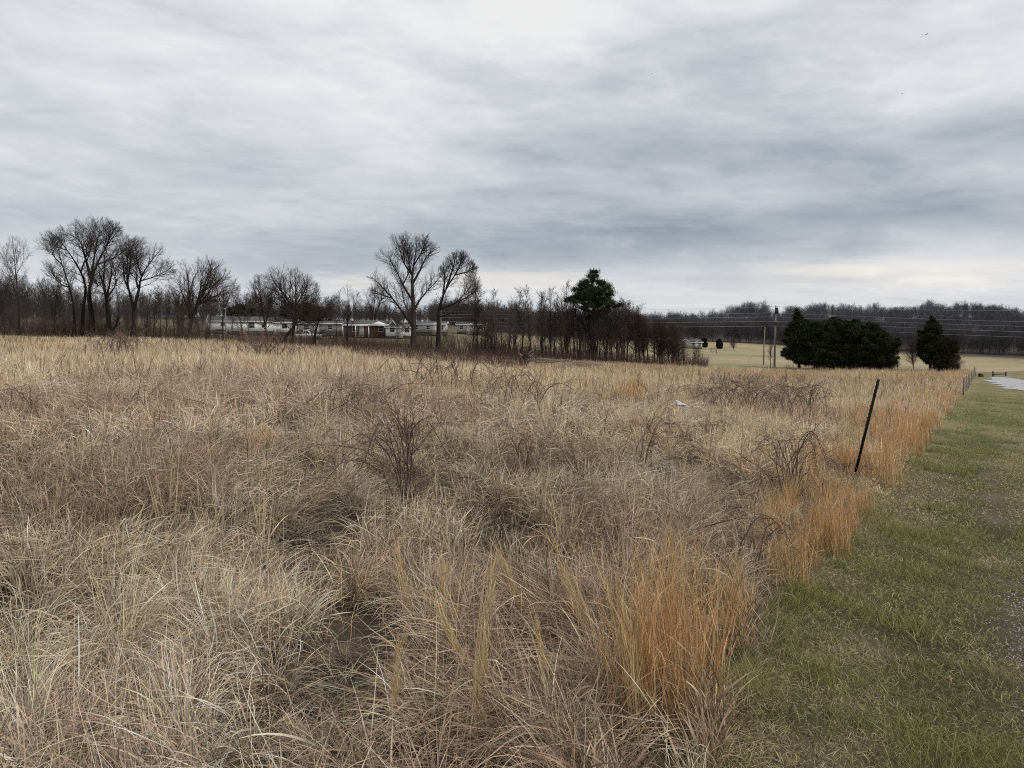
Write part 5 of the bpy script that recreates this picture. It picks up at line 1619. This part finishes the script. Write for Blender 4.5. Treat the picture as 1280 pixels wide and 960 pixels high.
def door(parent, x, y, z, w=0.9, h=2.0, m_='trim'):
    m = MB(); m.box(x - w / 2, x + w / 2, y - 0.045, y - 0.003, z, z + h); m.box(x - w / 2 - 0.08, x - w / 2 - 0.002, y - 0.06, y - 0.003, z, z + h); m.box(x + w / 2 + 0.002, x + w / 2 + 0.08, y - 0.06, y - 0.003, z, z + h)
    m.box(x - w / 2 - 0.08, x + w / 2 + 0.08, y - 0.06, y - 0.003, z + h + 0.002, z + h + 0.10)
    d = m.build('door', M[m_], parent)
    k = MB(); k.tube([(x + w / 2 - 0.1, y - 0.05, z + 1.0), (x + w / 2 - 0.1, y - 0.09, z + 1.0)], 0.03, 8); k.build('handle', M['darkmetal'], d)
    s = MB(); s.box(x - 0.7, x + 0.7, y - 0.9, y - 0.07, 0.02, z * 0.5); s.box(x - 0.7, x + 0.7, y - 0.5, y - 0.07, z * 0.5 + 0.001, z - 0.02); s.build('step', M['deadwood'], parent)


def home(label, u, Y, L, D, eave, rise, wall, roof, rz, wins, doors, base=0.45, cat='mobile home', gable_x=True, shutters=False, name='mobile_home'):
    """long single-storey home: skirting, wall with gables, pitched roof, windows and doors on the near long side"""
    g = on(u, Y)
    t = thing(name, label, cat, g, rz)
    m = MB(); m.box(-L / 2 + 0.06, L / 2 - 0.06, -D / 2 + 0.06, D / 2 - 0.06, -0.8, base); m.build('skirting', M['skirt'], t)
    m = MB(); m.prism([(-D / 2, base + 0.002), (D / 2, base + 0.002), (D / 2, eave), (0, eave + rise - 0.02), (-D / 2, eave)], 'x', -L / 2, L / 2); m.build('wall', M[wall], t)
    m = MB(); o = 0.35; k = rise / (D / 2)
    for s in (-1, 1):
        m.prism([(0, eave + rise + 0.002), (s * (D / 2 + o), eave - o * k + 0.002), (s * (D / 2 + o), eave - o * k + 0.10), (0, eave + rise + 0.10)], 'x', -L / 2 - 0.3, L / 2 + 0.3)
    m.build('roof', M[roof], t)
    m = MB()
    for s in (-1, 1):
        y = s * (D / 2 + o); m.box(-L / 2 - 0.3, L / 2 + 0.3, min(y, y + s * 0.04), max(y, y + s * 0.04), eave - o * k - 0.08, eave - o * k + 0.09)
    for x in (-L / 2 - 0.34, L / 2 + 0.302):
        for s in (-1, 1): m.prism([(0, eave + rise - 0.08), (s * (D / 2 + o), eave - o * k - 0.08), (s * (D / 2 + o), eave - o * k + 0.09), (0, eave + rise + 0.09)], 'x', x, x + 0.038)
    m.build('fascia', M['trim'], t)
    for (x, z, w, h) in wins: window(t, x, -D / 2, z, w, h, shutters=shutters)
    for x in doors: door(t, x, -D / 2, base + 0.05)
    return t


PX = 165 / FPX
h1 = home('white house with grey roof and dark skirting at the left', 302, 163, 13.0, 7.5, 2.95, 0.95, 'siding', 'roof', 0.32, [(-3.6, 1.85, 0.85, 0.75), (2.2, 1.45, 1.1, 1.2), (4.8, 1.6, 0.9, 0.9)], [0.4], 0.75, 'house', name='white_house')
home('white annex home half hidden behind the broad bare tree', 349, 166, 8.0, 6.0, 2.75, 0.7, 'siding', 'roof', 0.1, [(-2.4, 1.5, 1.0, 1.0), (1.8, 1.5, 1.0, 1.0)], [-0.4], 0.6)
home('long white mobile home behind the pickup truck', 407, 168, 15.0, 4.6, 2.6, 0.45, 'siding2', 'roof', 0.02, [(-6, 1.3, 1.0, 0.9), (-3.6, 1.3, 1.2, 0.9), (1.6, 1.3, 1.0, 0.9), (5.0, 1.3, 1.1, 0.9)], [-1.4], 0.55)
h3 = home('brown brick home with white gable porch', 462, 163, 9.6, 6.5, 2.75, 0.8, 'brick', 'roof', -0.06, [(-2.3, 1.25, 1.0, 1.1), (3.3, 1.25, 1.0, 1.0)], [-0.9], 0.35)
m = MB(); m.prism([(-2.6 + 3.4, 2.45), (2.0 + 3.4, 2.45), (3.1, 3.35)], 'y', -4.6, -3.7); m.build('porch_gable', M['trim'], h3)
m = MB(); m.box(-4.9, 0.75, -4.45, -3.64, 2.38, 2.50); m.build('porch_roof', M['trim'], h3)
for x in (-4.7, -1.9, 0.95, 5.1):
    m = MB(); m.box(x - 0.09, x + 0.09, -4.45, -4.27, -0.3, 2.375 if x < 0.8 else 2.445); m.build('porch_post', M['trim'], h3)
home('small white mobile home between the brick home and the tall tree', 500, 160, 5.6, 4.4, 2.35, 0.45, 'siding', 'roof', 0.05, [(-1.4, 1.3, 0.9, 0.9), (1.7, 1.3, 0.8, 0.9)], [0.2], 0.4)
home('grey-white mobile home behind the two central bare trees', 537, 172, 8.0, 4.6, 2.6, 0.5, 'siding2', 'roof', -0.03, [(-2.8, 1.3, 1.0, 1.0), (0.0, 1.3, 0.8, 0.9), (3.0, 1.3, 0.9, 1.0)], [1.6], 0.7)
home('pale mobile home behind the left end of the bare row', 590, 185, 7.0, 4.6, 2.5, 0.5, 'siding2', 'roof', -0.05, [(-2.4, 1.3, 0.9, 0.9), (2.2, 1.3, 0.9, 0.9)], [-0.4], 0.6)
home('low pale shed behind the bare row, the right one of two', 865, 250, 5.2, 4.2, 2.2, 1.0, 'siding2', 'roof', 0.5, [(-1.6, 1.0, 0.9, 0.8), (1.6, 1.0, 0.9, 0.8)], [0], 0.2, 'shed', name='farm_shed')
home('low dark-roofed shed behind the bare row, the left one of two', 832, 250, 4.6, 3.6, 2.1, 0.9, 'brick', 'roofpale', -0.2, [(-1.4, 1.0, 0.8, 0.7), (1.4, 1.0, 0.8, 0.7)], [0], 0.2, 'shed', name='farm_shed')


# ------------------------------------------------------------------ vehicles by the houses
def wheel(parent, x, y, r=0.38, w=0.24):
    m = MB(); m.tube([(x, y - w / 2, r), (x, y - w / 2 + 0.03, r), (x, y + w / 2 - 0.03, r), (x, y + w / 2, r)], [r - 0.05, r, r, r - 0.05], 18)
    q = m.build('wheel', M['tyre'], parent)
    m = MB(); s = -1 if y < 0 else 1; yy = y + s * (w / 2 + 0.004); m.tube([(x, yy, r), (x, yy + s * 0.03, r)], [r * 0.6, r * 0.5], 14); m.build('rim', M['galv'], q)


def pickup(label, u, Y, rz, paint, name='pickup_truck', cat='pickup truck'):
    g = on(u, Y); t = thing(name, label, cat, g, rz); hw = 0.93
    m = MB()
    m.prism([(-2.75, 0.55), (-2.75, 1.0), (-2.6, 1.06), (-1.25, 1.12), (-0.95, 1.14), (-0.95, 0.45), (-2.3, 0.45)], 'y', -hw, hw)         # bonnet and nose
    m.prism([(-0.948, 0.45), (-0.948, 1.14), (0.75, 1.14), (0.75, 0.45)], 'y', -hw, hw)                                              # doors
    m.prism([(0.752, 0.50), (0.752, 1.10), (2.75, 1.10), (2.75, 0.55)], 'y', -hw, hw)                                                # bed sides
    m.prism([(-1.05, 1.143), (-0.35, 1.78), (0.55, 1.82), (0.80, 1.143)], 'y', -hw + 0.10, hw - 0.10)                                # cab
    m.build('body', M[paint], t)
    m = MB(); m.box(0.85, 2.62, -hw + 0.12, hw - 0.12, 1.08, 1.104); m.build('bed_floor', M['darkmetal'], t)
    for s in (-1, 1):
        m = MB(); y = s * (hw - 0.095)
        m.prism([(-0.85, 1.18), (-0.32, 1.70), (0.08, 1.72), (0.08, 1.18)], 'y', min(y, y + s * .012), max(y, y + s * .012)); m.prism([(0.14, 1.18), (0.14, 1.72), (0.50, 1.73), (0.66, 1.18)], 'y', min(y, y + s * .012), max(y, y + s * .012)); m.build('side_window', M['glass'], t)
        m = MB(); m.box(-0.93, 0.18, s * hw - 0.002, s * hw + 0.012, 0.55, 1.12) if s > 0 else m.box(-0.93, 0.18, -hw - 0.012, -hw + 0.002, 0.55, 1.12); d = m.build('door', M[paint], t)
        m = MB(); yy = s * (hw + 0.02); m.box(0.0, 0.14, yy - 0.012, yy + 0.012, 0.98, 1.01); m.build('handle', M['darkmetal'], d)
        m = MB(); yy = s * (hw - 0.22); m.box(-2.775, -2.752, yy - 0.16, yy + 0.16, 0.80, 0.96); m.build('headlight', M['lamp'], t)
        m = MB(); yy = s * (hw - 0.10); m.box(2.752, 2.775, yy - 0.08, yy + 0.08, 0.72, 1.02); m.build('tail_light', M['tail'], t)
        for x in (-1.8, 1.75): wheel(t, x, s * (hw - 0.13))
    m = MB(); m.prism([(-1.0, 1.17), (-0.36, 1.755), (-0.375, 1.765), (-1.02, 1.18)], 'y', -hw + 0.2, hw - 0.2); m.build('windscreen', M['glass'], t)
    m = MB(); m.box(-2.84, -2.78, -hw + 0.02, hw - 0.02, 0.50, 0.68); m.build('bumper', M['galv'], t)
    m = MB(); m.box(2.78, 2.86, -hw + 0.04, hw - 0.04, 0.48, 0.64); m.build('bumper', M['galv'], t)
    return t


pickup('white pickup truck parked in front of the long white mobile home', 384, 150, PI + 0.12, 'paint')
pickup('dark pickup parked right of the white one', 404, 153, 0.25, 'darkpaint')


def hatch(label, u, Y, rz, paint):
    g = on(u, Y); t = thing('parked_car', label, 'car', g, rz); hw = 0.86
    m = MB(); m.prism([(-2.1, 0.45), (-2.15, 0.72), (-1.1, 0.92), (1.9, 0.95), (2.1, 0.75), (2.1, 0.42), (-1.9, 0.35)], 'y', -hw, hw)
    m.prism([(-1.0, 0.94), (-0.3, 1.40), (1.0, 1.42), (1.8, 0.955)], 'y', -hw + 0.12, hw - 0.12); m.build('body', M[paint], t)
    for s in (-1, 1):
        m = MB(); y = s * (hw - 0.115); m.prism([(-0.75, 0.98), (-0.25, 1.34), (0.9, 1.36), (1.45, 0.98)], 'y', min(y, y + s * .012), max(y, y + s * .012)); m.build('side_window', M['glass'], t)
        m = MB(); yy = s * (hw - 0.2); m.box(-2.165, -2.13, yy - 0.16, yy + 0.16, 0.58, 0.70); m.build('headlight', M['lamp'], t)
        m = MB(); yy = s * (hw - 0.2); m.box(2.09, 2.125, yy - 0.14, yy + 0.14, 0.62, 0.74); m.build('tail_light', M['tail'], t)
        for x in (-1.3, 1.3): wheel(t, x, s * (hw - 0.11), 0.32, 0.2)


hatch('dark low car parked at the left corner of the white house', 274, 148, 0.3, 'darkpaint')


# ------------------------------------------------------------------ litter, brush pile, birds
def litter():
    g = gp(851, 527)
    rng = np.random.default_rng(7)
    n, k = 14, 14
    th = np.linspace(0.05, PI - 0.05, n)[:, None]; a = np.linspace(0, 2 * PI, k, endpoint=False)[None]
    r = 1 + 0.30 * np.sin(a * 3 + th * 4) * np.sin(th) + rng.normal(0, 0.13, (n, k))
    x = -0.19 * np.cos(th) * r; y = 0.11 * np.sin(th) * np.cos(a) * r; z = 0.055 * np.sin(th) * np.sin(a) * r * (1.3 + 0.9 * np.cos(th))
    V = np.stack(np.broadcast_arrays(x, y, z - 0.35 * x), -1).reshape(-1, 3)
    i = np.arange(n - 1)[:, None] * k; j = np.arange(k)[None]
    F = np.stack(np.broadcast_arrays(i + j, i + (j + 1) % k, i + k + (j + 1) % k, i + k + j), -1).reshape(-1, 4)
    me = np_mesh('litter_bag', V, [F], smooth=False)
    o = link('litter_bag', me, M['bag'], None, g + np.array((0, 0, 0.36))); o.rotation_euler = (0.25, 0, 0.3); o.scale = (0.85, 0.8, 0.6); tag(o, 'crumpled white plastic bag lying in the dry grass', 'litter')


litter()


def brush_pile():
    rng = np.random.default_rng(17)
    g = on(657, 91)
    t = thing('tree_stump', 'dark rotten stump at the left end of the brush pile', 'stump', g)
    z = np.array([-0.1, 0.0, 0.35, 0.8, 1.15, 1.35]); m = MB()
    m.tube([(0.05 * i * (i % 2), 0, zz) for i, zz in enumerate(z)], [0.62, 0.60, 0.46, 0.42, 0.36, 0.20], 11); m.build('trunk', M['rot'], t)
    m = MB()
    for i in range(8):
        a = rng.uniform(0, 2 * PI); h = rng.uniform(0.6, 1.2)
        m.tube([(0.3 * math.cos(a), 0.3 * math.sin(a), h), (0.7 * math.cos(a), 0.6 * math.sin(a), h + 0.4), (1.1 * math.cos(a), 0.9 * math.sin(a), h + rng.uniform(0.1, 0.8))], [0.09, 0.05, 0.02], 5)
    m.build('roots', M['deadwood'], t)
    for i in range(26):
        u = rng.uniform(662, 735); Y = rng.uniform(88, 97); p = on(u, Y)
        L = rng.uniform(2.0, 4.6); a = rng.normal(0.05, 0.45); m = MB()
        h = rng.uniform(0.3, 1.05) * (1 - (u - 662) / 120); tl = rng.uniform(-0.06, 0.16)
        q = [(math.cos(a) * s * L, math.sin(a) * s * L, h + tl * s * L + rng.normal(0, 0.05)) for s in (-0.5, -0.2, 0.1, 0.35, 0.5)]
        q = [(x_, y_, max(z_, 0.1)) for x_, y_, z_ in q]
        m.tube(q, np.linspace(0.095, 0.03, 5) * rng.uniform(0.6, 1.2), 6)
        for j in range(3):
            s = rng.uniform(-0.2, 0.45); b = np.array([math.cos(a) * s * L, math.sin(a) * s * L, h + tl * s * L]); d = np.array([math.cos(a + rng.normal(0, 0.7)), math.sin(a + rng.normal(0, 0.7)), rng.uniform(0.0, 0.6)]) * rng.uniform(0.4, 1.0)
            m.tube([b, b + d * 0.5, b + d], [0.035, 0.025, 0.012], 4)
        o = m.build('fallen_branch', M['deadwood'], None, p); tag(o, 'bare fallen branch lying in the brush pile by the dark stump', 'branch', 'fallen branches in the brush pile')


brush_pile()


def birds():
    for i, (u, v, Y, a, lab) in enumerate(((1158, 43, 150, 0.3, 'small dark bird flying high in the right of the sky'), (815, 92, 260, 1.0, 'tiny distant bird in the sky right of the middle'), (1128, 117, 260, -0.4, 'tiny distant bird below the high bird at right'))):
        p = pt(u, v, Y); t = thing('bird', lab, 'bird', p, a, 'birds in the sky')
        m = MB(); m.tube([(-0.17, 0, 0), (-0.13, 0, 0.01), (0, 0, 0.0), (0.12, 0, 0), (0.2, 0, 0.02), (0.26, 0, 0.01)], [0.005, 0.03, 0.055, 0.045, 0.03, 0.004], 8)
        m.prism([(-0.12, -0.03), (-0.30, -0.07), (-0.30, 0.07), (-0.12, 0.03)], 'z', -0.006, 0.006)
        for s in (-1, 1): m.add([(0.10, 0.02 * s, 0.02), (-0.06, 0.02 * s, 0.02), (-0.04, 0.24 * s, 0.13), (0.12, 0.24 * s, 0.14), (-0.10, 0.46 * s, 0.07)], [(2, 3, 4)], [(0, 1, 2, 3)])
        m.build('body', M['bird'], t)


birds()
